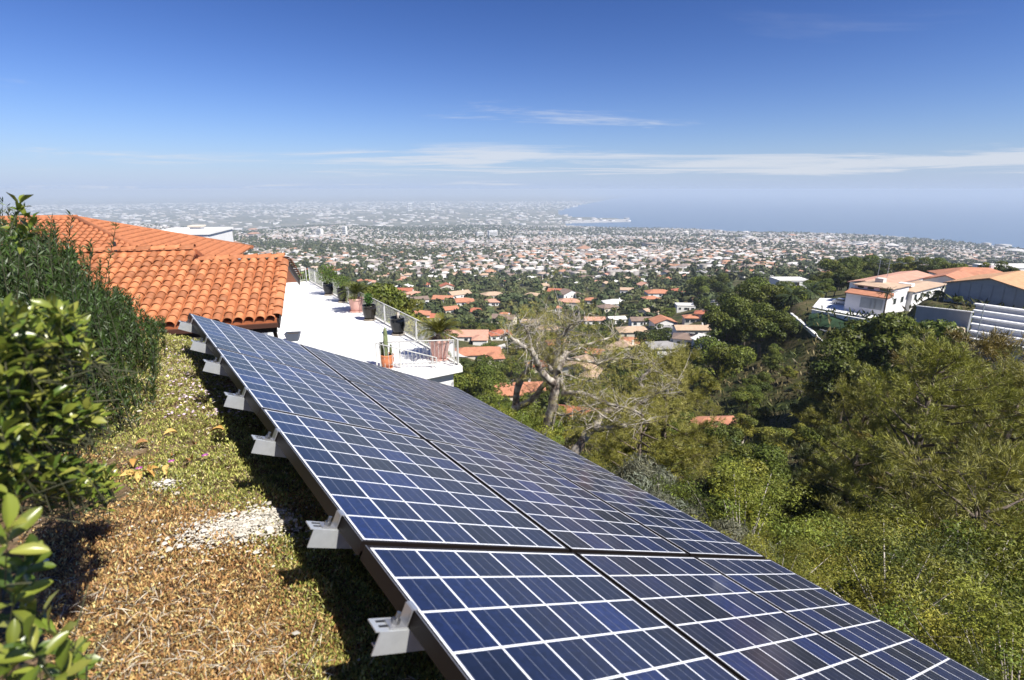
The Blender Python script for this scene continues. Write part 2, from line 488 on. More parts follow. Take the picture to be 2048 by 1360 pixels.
vl = n.new('ShaderNodeVectorMath'); vl.operation = 'LENGTH'; l.new(geo.outputs['Position'], vl.inputs[0])
dist = vl.outputs['Value']
soil = mixc(rng(noise(3.0), 0.35, 0.65), (0.16, 0.095, 0.05), (0.30, 0.22, 0.14))
soil = mixc(rng(noise(14.0), 0.45, 0.7), soil, (0.10, 0.07, 0.03))
brush = mixc(rng(noise(0.12), 0.4, 0.62), (0.045, 0.06, 0.018), (0.15, 0.115, 0.06))
brush = mixc(rng(noise(1.1), 0.42, 0.66), brush, (0.035, 0.045, 0.014))
town = mixc(rng(noise(0.02, 8, 0.7), 0.42, 0.6), (0.05, 0.07, 0.03), (0.22, 0.2, 0.17))
town = mixc(rng(noise(0.004, 6, 0.7), 0.5, 0.68), town, (0.3, 0.27, 0.22))
c = mixc(rng(dist, 7.0, 14.0), soil, brush)
c = mixc(rng(dist, 450.0, 900.0), c, town)
l.new(c, b.inputs['Base Color'])
bp = n.new('ShaderNodeBump'); bp.inputs['Strength'].default_value = 0.8; bp.inputs['Distance'].default_value = 0.05
l.new(noise(40, 6), bp.inputs['Height']); l.new(bp.outputs[0], b.inputs['Normal'])
go = link(bpy.data.objects.new('ground', np_mesh('ground', V, Fc, gm, smooth=True)))
props(go, 'hillside falling from the array to the city plain', None, None, 'structure')

sm_ = bpy.data.materials.new('sea_water'); sm_.use_nodes = True
n, l = sm_.node_tree.nodes, sm_.node_tree.links
b = n['Principled BSDF']; b.inputs['Base Color'].default_value = (0.07, 0.125, 0.20, 1); b.inputs['Roughness'].default_value = 0.28
b.inputs['IOR'].default_value = 1.33
geo = n.new('ShaderNodeNewGeometry'); t = n.new('ShaderNodeTexNoise'); t.inputs['Scale'].default_value = 0.03; t.inputs['Detail'].default_value = 8
l.new(geo.outputs['Position'], t.inputs['Vector'])
bp = n.new('ShaderNodeBump'); bp.inputs['Strength'].default_value = 0.5; bp.inputs['Distance'].default_value = 2.0
l.new(t.outputs['Fac'], bp.inputs['Height']); l.new(bp.outputs[0], b.inputs['Normal'])
mb = MB(); mb.quad((-2000, 1200, SEA), (90000, 1200, SEA), (90000, 90000, SEA), (-20000, 90000, SEA))
props(mb.build('sea', sm_), 'hazy blue sea beyond the city', None, None, 'structure')

# ------------------------------------------------------------------ haze: even air over the whole place
hz = bpy.data.materials.new('haze_air'); hz.use_nodes = True
n, l = hz.node_tree.nodes, hz.node_tree.links
n.remove(n['Principled BSDF'])
pv = n.new('ShaderNodeVolumePrincipled')
pv.inputs['Color'].default_value = (0.60, 0.70, 0.83, 1)
pv.inputs['Density'].default_value = 1.25e-4
pv.inputs['Anisotropy'].default_value = 0.0
l.new(pv.outputs[0], n['Material Output'].inputs['Volume'])
mb = MB(); mb.box(-95000, 95000, -3000, 95000, SEA - 27, 6.0)
hzo = props(mb.build('haze', hz), 'pale blue haze over the plain and the sea', None, None, 'stuff')
# ------------------------------------------------------------------ solar array
PW, PL, GAPU, GAPV, FT = 0.994, 1.318, 0.020, 0.014, 0.046
CELL, MARG = 0.1530, 0.0165
ARR = Matrix(((UDIR.x, VDIR.x, NDIR.x, A0.x), (UDIR.y, VDIR.y, NDIR.y, A0.y), (UDIR.z, VDIR.z, NDIR.z, A0.z), (0, 0, 0, 1)))

def cell_material(name, base, var):
    m = bpy.data.materials.new(name); m.use_nodes = True
    n, l = m.node_tree.nodes, m.node_tree.links
    b = n['Principled BSDF']
    tcn = n.new('ShaderNodeTexCoord'); sp = n.new('ShaderNodeSeparateXYZ'); l.new(tcn.outputs['Object'], sp.inputs[0])
    oi = n.new('ShaderNodeObjectInfo')
    ramp = n.new('ShaderNodeValToRGB'); cr = ramp.color_ramp
    cr.elements[0].position = 0.0; cr.elements[0].color = (0.006, 0.008, 0.020, 1)
    cr.elements[1].position = 1.0; cr.elements[1].color = (0.010, 0.021, 0.09, 1)
    for ps, cc in ((0.22, (0.006, 0.010, 0.031, 1)), (0.45, (0.007, 0.012, 0.042, 1)), (0.75, (0.008, 0.015, 0.057, 1))):
        e = cr.elements.new(ps); e.color = cc
    l.new(oi.outputs['Random'], ramp.inputs[0])
    vor = n.new('ShaderNodeTexVoronoi'); vor.inputs['Scale'].default_value = 70.0
    geo = n.new('ShaderNodeNewGeometry'); l.new(geo.outputs['Position'], vor.inputs['Vector'])
    mrn = n.new('ShaderNodeMapRange'); mrn.inputs['To Min'].default_value = 0.8; mrn.inputs['To Max'].default_value = 1.25
    sx = n.new('ShaderNodeSeparateColor'); l.new(vor.outputs['Color'], sx.inputs[0]); l.new(sx.outputs[0], mrn.inputs['Value'])
    sc_ = n.new('ShaderNodeVectorMath'); sc_.operation = 'SCALE'; l.new(ramp.outputs[0], sc_.inputs[0]); l.new(mrn.outputs[0], sc_.inputs['Scale'])
    # two or three thin bus bars along each cell
    def mth(op, a, b_):
        q = n.new('ShaderNodeMath'); q.operation = op
        for k, v in enumerate((a, b_)):
            if isinstance(v, (int, float)): q.inputs[k].default_value = v
            else: l.new(v, q.inputs[k])
        return q.outputs[0]
    fx = mth('FRACT', mth('ADD', mth('MULTIPLY', sp.outputs[0], 3 / CELL), 0.0), 0)
    bar = mth('LESS_THAN', mth('ABSOLUTE', mth('SUBTRACT', fx, 0.5), 0), 0.024)
    mixn = n.new('ShaderNodeMix'); mixn.data_type = 'RGBA'
    l.new(bar, mixn.inputs['Factor']); l.new(sc_.outputs[0], mixn.inputs['A']); mixn.inputs['B'].default_value = (0.13, 0.14, 0.18, 1)
    l.new(mixn.outputs['Result'], b.inputs['Base Color'])
    b.inputs['Roughness'].default_value = 0.4; b.inputs['Specular IOR Level'].default_value = 0.15
    dn = n.new('ShaderNodeTexNoise'); dn.inputs['Scale'].default_value = 1.7; dn.inputs['Detail'].default_value = 8
    l.new(geo.outputs['Position'], dn.inputs['Vector'])
    b.inputs['Coat Weight'].default_value = 0.5; b.inputs['Coat IOR'].default_value = 1.45
    dr = n.new('ShaderNodeMapRange'); dr.inputs['To Min'].default_value = 0.03; dr.inputs['To Max'].default_value = 0.16
    l.new(dn.outputs['Fac'], dr.inputs['Value']); l.new(dr.outputs[0], b.inputs['Coat Roughness'])
    return m
M['cell'] = cell_material('solar_cell', None, 0)
M['backsheet'] = mat('white_backsheet', (0.8, 0.81, 0.84), 0.5, coat=0.5, var=0.04, scale=3)
cell_me = MB().box(-CELL / 2, CELL / 2, -CELL / 2 + 0.0006, CELL / 2 - 0.0006, 0, 0.0003).mesh('cell', M['cell'])
mb = MB()
mb.box(0, PW, 0, 0.011, -FT, 0.0); mb.box(0, PW, PL - 0.011, PL, -FT, 0.0)
mb.box(0, 0.011, 0.0112, PL - 0.0112, -FT, 0.0); mb.box(PW - 0.011, PW, 0.0112, PL - 0.0112, -FT, 0.0)
frame_me = mb.mesh('frame', M['frame'])
back_me = MB().box(0.0113, PW - 0.0113, 0.0113, PL - 0.0113, -0.010, -0.0012).mesh('backsheet', M['backsheet'])
highlight_me = MB().box(0.0006, 0.0022, 0, PL, 0.0002, 0.0012).mesh('edge_highlight', M['clampm'])  # thin bright strip standing in for the highlight along the frame edge
pu = (PW - 2 * MARG) / 6; pv_ = (PL - 2 * MARG) / 8
ROWN = ['farthest', 'second farthest', 'second nearest', 'nearest']
COLN = ['uphill column', 'middle column', 'downhill column']
for r in range(4):
    for c in range(3):
        o = bpy.data.objects.new('solar_panel', None); COL.objects.link(o)
        jit = Matrix.Rotation(rnd.uniform(-0.0015, 0.0015), 4, 'X') @ Matrix.Rotation(rnd.uniform(-0.0012, 0.0012), 4, 'Y')
        o.matrix_world = ARR @ Matrix.Translation((c * (PW + GAPU), r * (PL + GAPV) + (0.012 if r == 3 else 0), 0)) @ jit
        o.empty_display_size = 0.1
        props(o, 'blue-black solar panel in the %s row of the array, %s' % (ROWN[r], COLN[c]), 'solar panel', 'solar panels of the hillside array')
        inst('frame', frame_me, o); inst('backsheet', back_me, o)
        if c == 0: inst('edge_highlight', highlight_me, o)
        for a in range(6):
            for k in range(8):
                inst('cell', cell_me, o, (MARG + (a + 0.5) * pu, MARG + (k + 0.5) * pv_, -0.0011))
# rails (steel channels) under the panels, ends sticking out uphill and downhill
def build_rail(i, vpos):
    LEN = 3 * PW + 2 * GAPU
    o = bpy.data.objects.new('mounting_rail', None); COL.objects.link(o)
    H = 0.064; Wd = 0.056; T = 0.004
    ov0, ov1 = (0.115, 0.07)
    o.matrix_world = ARR @ Matrix.Translation((-ov0, vpos, -FT - 0.002))
    L_ = LEN + ov0 + ov1
    mb = MB()
    mb.box(0.03, L_, Wd - T, Wd, -H, -0.001)                        # web, towards the camera
    mb.box(0.02, L_, 0, Wd - T - 0.0003, -T, -0.0005)               # top flange
    mb.box(0.05, L_, 0.01, Wd - T - 0.0003, -H, -H + T)              # lower flange
    mb.build('channel', M['galv'], o)
    sl = MB(); sl.box(0.035, 0.075, 0.010, 0.018, -0.0004, 0.0006); sl.box(0.035, 0.085, 0.030, 0.038, -0.0004, 0.0006)
    sl.build('slot', M['dark'], o)
    cl = MB(); cl.box(ov0 - 0.055, ov0 - 0.004, 0.012, 0.05, 0.0005, 0.0045); cl.box(ov0 - 0.0085, ov0 - 0.0045, 0.012, 0.05, 0.0048, FT + 0.004)
    cl.box(ov0 - 0.0044, ov0 + 0.010, 0.012, 0.05, FT + 0.0028, FT + 0.006)
    cl.build('clamp', M['clampm'], o)
    bo = MB(); bo.tube([(ov0 - 0.032, 0.031, 0.004), (ov0 - 0.032, 0.031, 0.016)], 0.012, 6); bo.tube([(ov0 - 0.032, 0.031, 0.016), (ov0 - 0.032, 0.031, 0.034)], 0.006, 8)
    bo.build('bolt', M['bolt'], o, smooth=False)
    props(o, ['galvanised channel rail at the far top corner of the array', 'second galvanised rail end from the far top corner of the array',
              'third galvanised rail end from the far top corner', 'fourth galvanised rail end from the far top corner',
              'galvanised rail end under the upper part of the third panel row', 'galvanised rail end just above the widest dark seam between panel rows',
              'nearest galvanised rail end, slotted, lowest in the photo', 'galvanised rail under the bottom edge of the nearest panels'][i], 'rail', 'mounting rails of the solar array')
rowoff = lambda v: (int(v // 8)) * (PL + GAPV) + (v % 8) / 8 * PL
for i, v in enumerate((1.7, 6.2, 9.7, 14.1, 18.0, 22.9, 26.0, 30.4)):
    build_rail(i, rowoff(v) - 0.035)
# posts that carry the rails, in the shade under the array
k = 0
for u in (0.35, 2.6):
    for v in (0.45, 2.6, 4.75):
        P = ARR @ Vector((u, v, -FT - 0.14)); g = tz(P.x, P.y)
        if P.z - g < 0.05: continue
        o = MB().tube([(0, 0, -0.15), (0, 0, P.z - g)], 0.03, 10).build('support_post', M['galv'], loc=(P.x, P.y, g))
        props(o, 'steel post in the shade under the %s array, %s' % (('far', 'middle', 'near')[int(v // 2)], 'uphill side' if u < 1 else 'downhill side'), 'post', 'posts under the array')
# ------------------------------------------------------------------ the tiled house
HE = Vector((-5.65, 12.5, -2.99))                    # front eave, right corner
HR = Vector((0.958, 0.287, 0)).normalized(); HK = Vector((-HR.y, HR.x, 0))
HS = 0.34                                            # roof slope
HM = Matrix(((HR.x, HK.x, 0, HE.x), (HR.y, HK.y, 0, HE.y), (0, 0, 1, HE.z), (0, 0, 0, 1)))
HI = HM.inverted()
def roof_hit(px, py):                                # pixel -> (a, b) on the front slope
    o = HI @ Vector((0, 0, 0)); d = (HI.to_3x3() @ ray(px, py))
    k = (HS * o.y - o.z) / (d.z - HS * d.y); P = o + d * k
    return P.x, P.y
a_lo, b_lo = roof_hit(565, 516)
a_hi, b_hi = roof_hit(395, 498)
a_mid = roof_hit(381, 519)[0]
A_L = -10.5
house = bpy.data.objects.new('tiled_house', None); COL.objects.link(house); house.matrix_world = HM
props(house, 'white house with orange barrel-tile roofs beside the terrace', 'house')
FLOOR = -6.1 - HE.z
# roof deck: front slope (two ridge heights) and rear slopes
mb = MB(); t = 0.14
def slab(pts, th=0.14):
    n = len(pts); vs = list(pts) + [(x, y, z - th) for x, y, z in pts]
    mb.add(vs, [tuple(range(n)), tuple(range(2 * n - 1, n - 1, -1))] + [(i, n + i, n + (i + 1) % n, (i + 1) % n) for i in range(n)])
slab([(a_mid, 0, 0), (0, 0, 0), (a_lo * 0.0, b_lo, HS * b_lo), (a_mid, b_lo, HS * b_lo)])
slab([(A_L, 0, 0), (a_mid, 0, 0), (a_mid, b_hi, HS * b_hi), (A_L, b_hi, HS * b_hi)])
slab([(a_mid, b_lo, HS * b_lo), (0, b_lo, HS * b_lo), (0, 2 * b_lo, 0), (a_mid, 2 * b_lo, 0)])
slab([(A_L, b_hi, HS * b_hi), (a_mid + 0.02, b_hi, HS * b_hi), (a_mid + 0.02, 2 * b_hi, 0), (A_L, 2 * b_hi, 0)])
roof = mb.build('roof', M['tiledeck'], house)
# one barrel tile: tapered half pipe with a thick lower lip
def tile_mesh(w=0.105, h=0.09, ln=0.39, seg=7, th=0.016, name='tile', m=None):
    mb = MB(); vs = []
    for (y, k, dz) in ((0.0, 1.0, 0.034), (ln, 0.86, 0.004)):
        for q in (0, 1):
            for i in range(seg + 1):
                a = math.pi * i / seg
                r1, r2 = (w * k - q * th), (h * k - q * th)
                vs.append((-r1 * math.cos(a), y, r2 * math.sin(a) + dz))
    n = seg + 1; fs = []
    for i in range(seg):
        fs.append((i + 1, i, 2 * n + i, 2 * n + i + 1))            # outside
        fs.append((i, i + 1, n + i + 1, n + i))                    # lower lip
        fs.append((n + i, n + i + 1, 3 * n + i + 1, 3 * n + i))    # inside
    mb.add(vs, [f[::-1] for f in fs])
    return mb.mesh(name, m or M['tile'], smooth=True)
tile_me = [tile_mesh(0.105 + rnd.uniform(-0.004, 0.004), 0.09) for _ in range(3)]
PITCHA, EXPO = 0.236, 0.295
slope_rot = math.atan(HS); sl_len = math.hypot(1, HS)
cand = []
ncol = int(-A_L / PITCHA)
for c in range(ncol):
    a = -0.12 - c * PITCHA
    top = b_lo if a > a_mid else b_hi
    nrow = int((top * sl_len) / EXPO)
    for r in range(nrow):
        s_ = r * EXPO - 0.05
        b_ = s_ / sl_len
        W = HM @ Vector((a, b_ + 0.15, HS * (b_ + 0.15))); q = to_px(W)
        cand.append((W.length, a, b_, q, r))
vis = [c for c in cand if c[3][0] > 175 and c[3][1] < 660]
vis.sort(key=lambda c: c[0]); main, rest = vis[:300], vis[300:]
for (_, a, b_, q, r) in main:
    inst('tile', rnd.choice(tile_me), roof, (a + rnd.uniform(-0.008, 0.008), b_ + rnd.uniform(-0.012, 0.012), HS * b_ + 0.004 + rnd.uniform(0, 0.006)),
         (slope_rot + rnd.uniform(-0.012, 0.012), rnd.uniform(-0.03, 0.03), rnd.uniform(-0.025, 0.025)))
def merged(name, me, mats, mat_, parent, kind='stuff'):
    n = len(me.vertices); co = np.empty(n * 3, np.float32); me.vertices.foreach_get('co', co); co = co.reshape(-1, 3)
    fc = np.array([list(p.vertices) for p in me.polygons])
    Vv, Ff = [], []
    for k, m4 in enumerate(mats):
        A = np.array(m4)
        Vv.append(co @ A[:3, :3].T + A[:3, 3]); Ff.append(fc + k * n)
    o = bpy.data.objects.new(name, np_mesh(name, np.vstack(Vv), np.vstack(Ff), mat_, smooth=True))
    link(o, parent); o['kind'] = kind
    return o
hid = [c for c in cand if c not in vis]
mats = [Matrix.Translation((a, b_, HS * b_ + 0.005)) @ Matrix.Rotation(slope_rot, 4, 'X') for (_, a, b_, q, r) in rest + hid]
if mats: merged('rear_tiles', tile_me[0], mats, M['tile'], roof)
# ridge tiles
ridge_me = tile_mesh(0.14, 0.1, 0.42, name='ridge_tile')
for (x0, x1, bb) in ((a_mid + 0.1, 0.0, b_lo), (A_L + 1.5, a_mid, b_hi)):
    k = 0
    while x0 + k * 0.36 < x1 - 0.3:
        inst('ridge_tile', ridge_me, roof, (x1 - k * 0.36, bb, HS * bb + 0.02), (0, 0, math.pi / 2)); k += 1
# gable rake trim with soffit shade put into its colour, fascia and gutter
mb = MB()
for y0, y1, z0, z1 in ((0, b_lo, 0, HS * b_lo), (b_lo, 2 * b_lo, HS * b_lo, 0)):
    mb.add([(0.004, y0, z0 - 0.02), (0.05, y0, z0 - 0.02), (0.05, y1, z1 - 0.02), (0.004, y1, z1 - 0.02), (0.004, y0, z0 - 0.24), (0.05, y0, z0 - 0.24), (0.05, y1, z1 - 0.24), (0.004, y1, z1 - 0.24)],
           [(0, 1, 2, 3), (7, 6, 5, 4), (0, 4, 5, 1), (1, 5, 6, 2), (2, 6, 7, 3), (3, 7, 4, 0)])
mb.build('bargeboard', M['darkwood_shade'], house)
rk = MB()
for i in range(int(b_lo * sl_len / 0.4) + 1):
    pass
for sgn in (1, -1):
    for i in range(int(b_lo * sl_len / 0.38)):
        y = i * 0.38 / sl_len
        z = HS * y; yy = y if sgn > 0 else 2 * b_lo - y
        inst('rake_tile', ridge_me, roof, (-0.005, yy, z + 0.015), (slope_rot if sgn > 0 else math.pi - slope_rot, 0, 0) if sgn > 0 else (slope_rot, 0, math.pi))
mb = MB(); mb.box(A_L, 0.02, -0.10, 0.02, -0.20, -0.10)
mb.build('gutter', M['gutter'], house)
mb = MB(); mb.box(A_L, -0.02, 0.025, 0.06, -0.34, -0.145)
mb.build('fascia', M['darkwood_shade'], house)
mb = MB(); mb.box(A_L, -0.75, 0.55, 2 * b_lo - 0.55, FLOOR - 1.0, -0.02)
mb.add([(-0.752, 0.551, -0.021), (-0.752, 2 * b_lo - 0.551, -0.021), (-0.752, b_lo, HS * b_lo - 0.2)], [(0, 1, 2)])
mb.build('wall', M['white'], house)
for k in range(14):                                  # white board siding under the front eave
    inst('wall_board', MB().box(-0.075, 0.075, -0.02, 0, FLOOR - 0.5, -0.3).mesh('wall_board', M['lilac']) if k == 0 else bpy.data.meshes['wall_board'], house, (-0.85 - k * 0.155, 0.548, 0))
mb = MB(); mb.tube([(-0.10, 0.05, -0.2), (-0.10, 0.3, -0.55), (-0.2, 0.5, -0.75), (-0.2, 0.5, FLOOR)], 0.045, 8)
dp = mb.build('downspout', M['gutter'], house, smooth=True)
MB().box(-0.32, -0.04, 0.38, 0.56, -0.86, -0.8).build('bracket', M['gutter'], dp)
mb = MB(); mb.tube([(-0.95, 0.35, -0.2), (-0.7, 0.33, -0.32), (-0.45, 0.38, -0.62), (-0.36, 0.5, -1.1)], 0.018, 6)
mb.build('cable', M['dark'], house, smooth=True)
MB().box(-0.745, -0.60, 0.42, 0.56, FLOOR - 0.5, -0.22).build('corner_post', M['white'], house)

# hip roof of the wing behind
PK = HI @ at_y(150, 436, 26.0)
hw = 6.5; hl = 12.0
zt, zb = PK.z, PK.z - HS * hw
c = {'p': (PK.x, PK.y, zt), 'l': (PK.x - hl, PK.y, zt), 'fr': (PK.x + hw, PK.y - hw, zb), 'br': (PK.x + hw, PK.y + hw, zb), 'fl': (PK.x - hl, PK.y - hw, zb), 'bl': (PK.x - hl, PK.y + hw, zb)}
mb = MB(); mb.add([c['p'], c['l'], c['fr'], c['br'], c['fl'], c['bl']], [(4, 2, 0, 1), (2, 3, 0), (3, 5, 1, 0), (5, 3, 2, 4), (4, 1, 5)])
rr = mb.build('rear_roof', M['tiledeck'], house)
tm2 = tile_mesh(0.125, 0.085, 0.44, seg=5, name='rear_tile')
mats = []
for j in range(int((hl + hw) / 0.28)):
    a = PK.x + hw - 0.14 - j * 0.28
    top = hw - max(0.0, a - PK.x)
    for i in range(int(top * sl_len / 0.36)):
        s_ = i * 0.36 / sl_len
        W = HM @ Vector((a, PK.y - hw + s_, zb + HS * s_))
        if to_px(W)[0] < -60: continue
        mats.append(Matrix.Translation((a, PK.y - hw + s_, zb + HS * s_ + 0.004)) @ Matrix.Rotation(slope_rot, 4, 'X'))
for j in range(int(2 * hw / 0.28)):
    y = -hw + 0.14 + j * 0.28; top = hw - abs(y)
    for i in range(int(top * sl_len / 0.36)):
        s_ = i * 0.36 / sl_len
        mats.append(Matrix.Translation((PK.x + hw - s_, PK.y + y, zb + HS * s_ + 0.004)) @ Matrix.Rotation(math.pi / 2, 4, 'Z') @ Matrix.Rotation(slope_rot, 4, 'X'))
merged('rear_tiles', tm2, mats, M['tilefar'], rr)
hip = MB()
hip.tube([Vector(c['p']), Vector(c['fr'])], 0.12, 8); hip.tube([Vector(c['p']), Vector(c['br'])], 0.12, 8); hip.tube([Vector(c['p']) + Vector((0.1, 0, 0.02)), Vector(c['l'])], 0.13, 8)
hip.build('hip_ridge', M['tilefar'], rr, smooth=True)
MB().box(PK.x - hl, PK.x + hw - 0.6, PK.y - hw + 0.6, PK.y + hw - 0.6, FLOOR, zb - 0.01).build('rear_wall', M['white'], house)
vp = roof_hit(228, 488); P_ = HI @ at_y(229, 489, 22.5)
MB().tube([(P_.x, P_.y, P_.z - 0.3), (P_.x, P_.y, P_.z + 0.12)], 0.06, 8).build('vent_pipe', M['dark'], house)

# white flat-roofed wing with a chimney behind the tiled roofs
w0, w1 = at_y(285, 475, 40.0), at_y(408, 500, 40.0)
wing = empty('white_wing', (w0.x, w0.y, FLOOR + HE.z), 0.2)
props(wing, 'flat white building with a chimney behind the tiled roof ridge', 'building')
wl_ = (w1 - w0).length
zt_ = at_y(350, 471, 40).z - wing.location.z
MB().box(0, wl_, 0, 6, -2, zt_).build('wall', M['white'], wing)
MB().box(-0.1, wl_ + 0.1, -0.1, 6.1, zt_ + 0.002, zt_ + 0.16).build('parapet', M['white'], wing)
MB().box(wl_ - 1.3, wl_ - 0.55, 0.2, 1.1, zt_ + 0.163, zt_ + 0.55).build('chimney', M['white'], wing)
MB().box(wl_ - 1.4, wl_ - 0.45, 0.1, 1.2, zt_ + 0.553, zt_ + 0.66).build('chimney_cap', M['cream'], wing)

# ------------------------------------------------------------------ terrace
TZ = -6.1
nc, fc_ = at_z(925, 732, TZ), at_z(622, 562.5, TZ)
td = (fc_ - nc).normalized(); tn = Vector((td.y, -td.x, 0))
if tn.x < 0: tn = -tn                                # outwards, to the right
nl = at_z(790, 760, TZ)
far_l = fc_ - tn * 16
near_l = nc - tn * 9.0
poly = [near_l, nc, fc_, far_l]
mb = MB(); pl2 = [(p.x, p.y) for p in poly]
mb.prism(pl2, TZ - 0.22, TZ)
ter = mb.build('terrace', M['terrace'])
props(ter, 'blown-out white roof terrace with a railing along its outer edge', 'terrace')
inn = [nc - tn * 8.8 - td * -0.25, nc - tn * 0.25 + td * 0.25, fc_ - tn * 0.25 - td * 0.25, far_l - td * 0.25]
mb = MB(); mb.prism([(p.x, p.y) for p in inn], TZ - 9.0, TZ - 0.223)
mb.build('terrace_wall', M['white'], ter)
ed = MB()
ed.add([], [])
def strip(mb, p0, p1, w, h, z):
    d = (p1 - p0).normalized(); nrm = Vector((d.y, -d.x, 0)) * w / 2
    vs = [p0 - nrm, p0 + nrm, p1 + nrm, p1 - nrm]
    mb.prism([(v.x, v.y) for v in vs][::-1] if False else [(v.x, v.y) for v in vs], z, z + h)
strip(ed, nc - tn * 0.06 + td * 0.1, fc_ - tn * 0.06, 0.1, 0.05, TZ + 0.002)
strip(ed, fc_ - tn * 0.12 - td * 0.06, far_l - td * 0.06, 0.1, 0.05, TZ + 0.002)
ed.build('edge_kerb', M['concrete'], ter)

def railing(name, p0, p1, label, h=0.92, step=0.13, zb0=TZ + 0.055, drop=0.0):
    d = p1 - p0; L_ = math.hypot(d.x, d.y); ang = math.atan2(d.y, d.x)
    o = empty(name, (p0.x, p0.y, zb0), ang)
    props(o, label, 'railing', 'white metal railings of the terrace')
    def bar(z, r):
        return MB().tube([(0, 0, z), (L_, 0, z - drop)], r, 6)
    bar(h, 0.022).build('top_rail', M['railmetal'], o, smooth=True)
    bar(0.09, 0.016).build('bottom_rail', M['railmetal'], o, smooth=True)
    n_ = int(L_ / step)
    bm_ = bpy.data.meshes.get('baluster') or MB().box(-0.0055, 0.0055, -0.0055, 0.0055, 0.09, 0.915).mesh('baluster', M['railmetal'])
    pm_ = bpy.data.meshes.get('post') or MB().box(-0.025, 0.025, -0.025, 0.025, 0.0, 0.925).mesh('post', M['railmetal'])
    for i in range(n_ + 1):
        x = i * L_ / n_; zz = -drop * x / L_
        if i % 14 == 0 or i == n_: inst('post', pm_, o, (x, 0, zz))
        else: inst('baluster', bm_, o, (x, 0, zz))
    return o
rc = nc - tn * 0.10 + td * 0.14
railing('terrace_railing', rc, fc_ - tn * 0.1 - td * 0.1, 'long white railing along the outer right edge of the terrace')
railing('terrace_railing', fc_ - tn * 0.3 - td * 0.1, fc_ - tn * 5.0 - td * 0.1, 'white railing closing the far end of the terrace')
rl_ = at_z(762, 738, TZ)
railing('terrace_railing', rc - tn * 0.15, rl_, 'white railing in front of the near pink pot and the cactus')
r2 = at_z(875, 762, TZ - 0.5)
railing('terrace_railing', rl_ + Vector((-0.1, -0.1, 0)), Vector((r2.x, r2.y, 0)), 'sloping white stair railing below the cactus pot', drop=0.6)

# ------------------------------------------------------------------ plants in pots
def leafset(C, D, N_, ln, wd, colr, jit=0.15, rng=RNG, fold=0.0):
    """rhombic leaves: base C, direction D, side from N_"""
    n = len(C)
    D = D / np.maximum(np.linalg.norm(D, axis=1, keepdims=True), 1e-6)
    Sd = np.cross(D, N_); Sd /= np.maximum(np.linalg.norm(Sd, axis=1, keepdims=True), 1e-6)
    ln = np.broadcast_to(np.asarray(ln, float), (n,))[:, None]; wd = np.broadcast_to(np.asarray(wd, float), (n,))[:, None]
    up = np.cross(Sd, D)
    V = np.stack([C, C + D * ln * 0.5 + Sd * wd * 0.5 + up * fold * wd, C + D * ln, C + D * ln * 0.5 - Sd * wd * 0.5 + up * fold * wd], 1).reshape(-1, 3)
    Fq = np.arange(n * 4).reshape(n, 4)
    col = np.repeat(np.clip(np.asarray(colr) * (1 + rng.normal(0, jit, (n, 1))), 0.003, 0.9), 4, axis=0)
    return V, Fq, col
def rand_dirs(n, rng=RNG):
    v = rng.normal(size=(n, 3)); return v / np.linalg.norm(v, axis=1, keepdims=True)
def cat_leaf(parts):
    V, Fq, C, o = [], [], [], 0
    for v, f_, c_ in parts:
        V.append(v); Fq.append(f_ + o); C.append(c_); o += len(v)
    return np.vstack(V), np.vstack(Fq), np.vstack(C)

def pot_obj(kind, P, dia, hgt, label, name='potted_plant'):
    o = empty(name, (P.x, P.y, TZ), rnd.uniform(0, 6))
    props(o, label, 'potted plant', 'pots on the terrace')
    R = dia / 2
    if kind == 'pink':
        pr = [(R * .7, .06), (R * .72, .07), (R * .92, hgt * .8), (R * .93, hgt * .84), (R * 1.0, hgt * .86), (R * 1.02, hgt * .98), (R * .98, hgt), (R * .86, hgt), (R * .84, hgt * .9)]
        MB().lathe(pr, 28).build('pot', M['potpink'], o, True)
        MB().lathe([(R * .8, 0.002), (R * .92, .01), (R * .96, .07), (R * .9, .075), (R * .86, .03)], 28).build('saucer', M['potpink'], o, True)
    elif kind == 'tc':
        pr = [(R * .68, .04), (R * .95, hgt * .45), (R * 1.0, hgt * .65), (R * .92, hgt * .85), (R * 1.0, hgt * .93), (R * .98, hgt), (R * .84, hgt), (R * .82, hgt * .9)]
        MB().lathe(pr, 24).build('pot', M['pottc'], o, True)
        MB().lathe([(R * .75, 0.002), (R * .85, .035), (R * .8, .038)], 24).build('saucer', M['pottc'], o, True)
    else:
        pr = [(R * .62, .06), (R * .68, .08), (R * .9, hgt * .45), (R * 1.0, hgt * .72), (R * .97, hgt * .88), (R * .9, hgt * .93), (R * .98, hgt * .97), (R * .97, hgt), (R * .86, hgt), (R * .84, hgt * .9)]
        MB().lathe(pr, 28).build('pot', M['potblack' if kind == 'black' else 'potbrown'], o, True)
        MB().lathe([(R * .75, 0.002), (R * .86, .012), (R * .88, .075), (R * .82, .08), (R * .7, .05)], 28).build('saucer', M['saucer'], o, True)
    MB().lathe([(R * .1, hgt * .88), (R * .83, hgt * .9)], 20).build('soil', M['soil'], o, True)
    return o
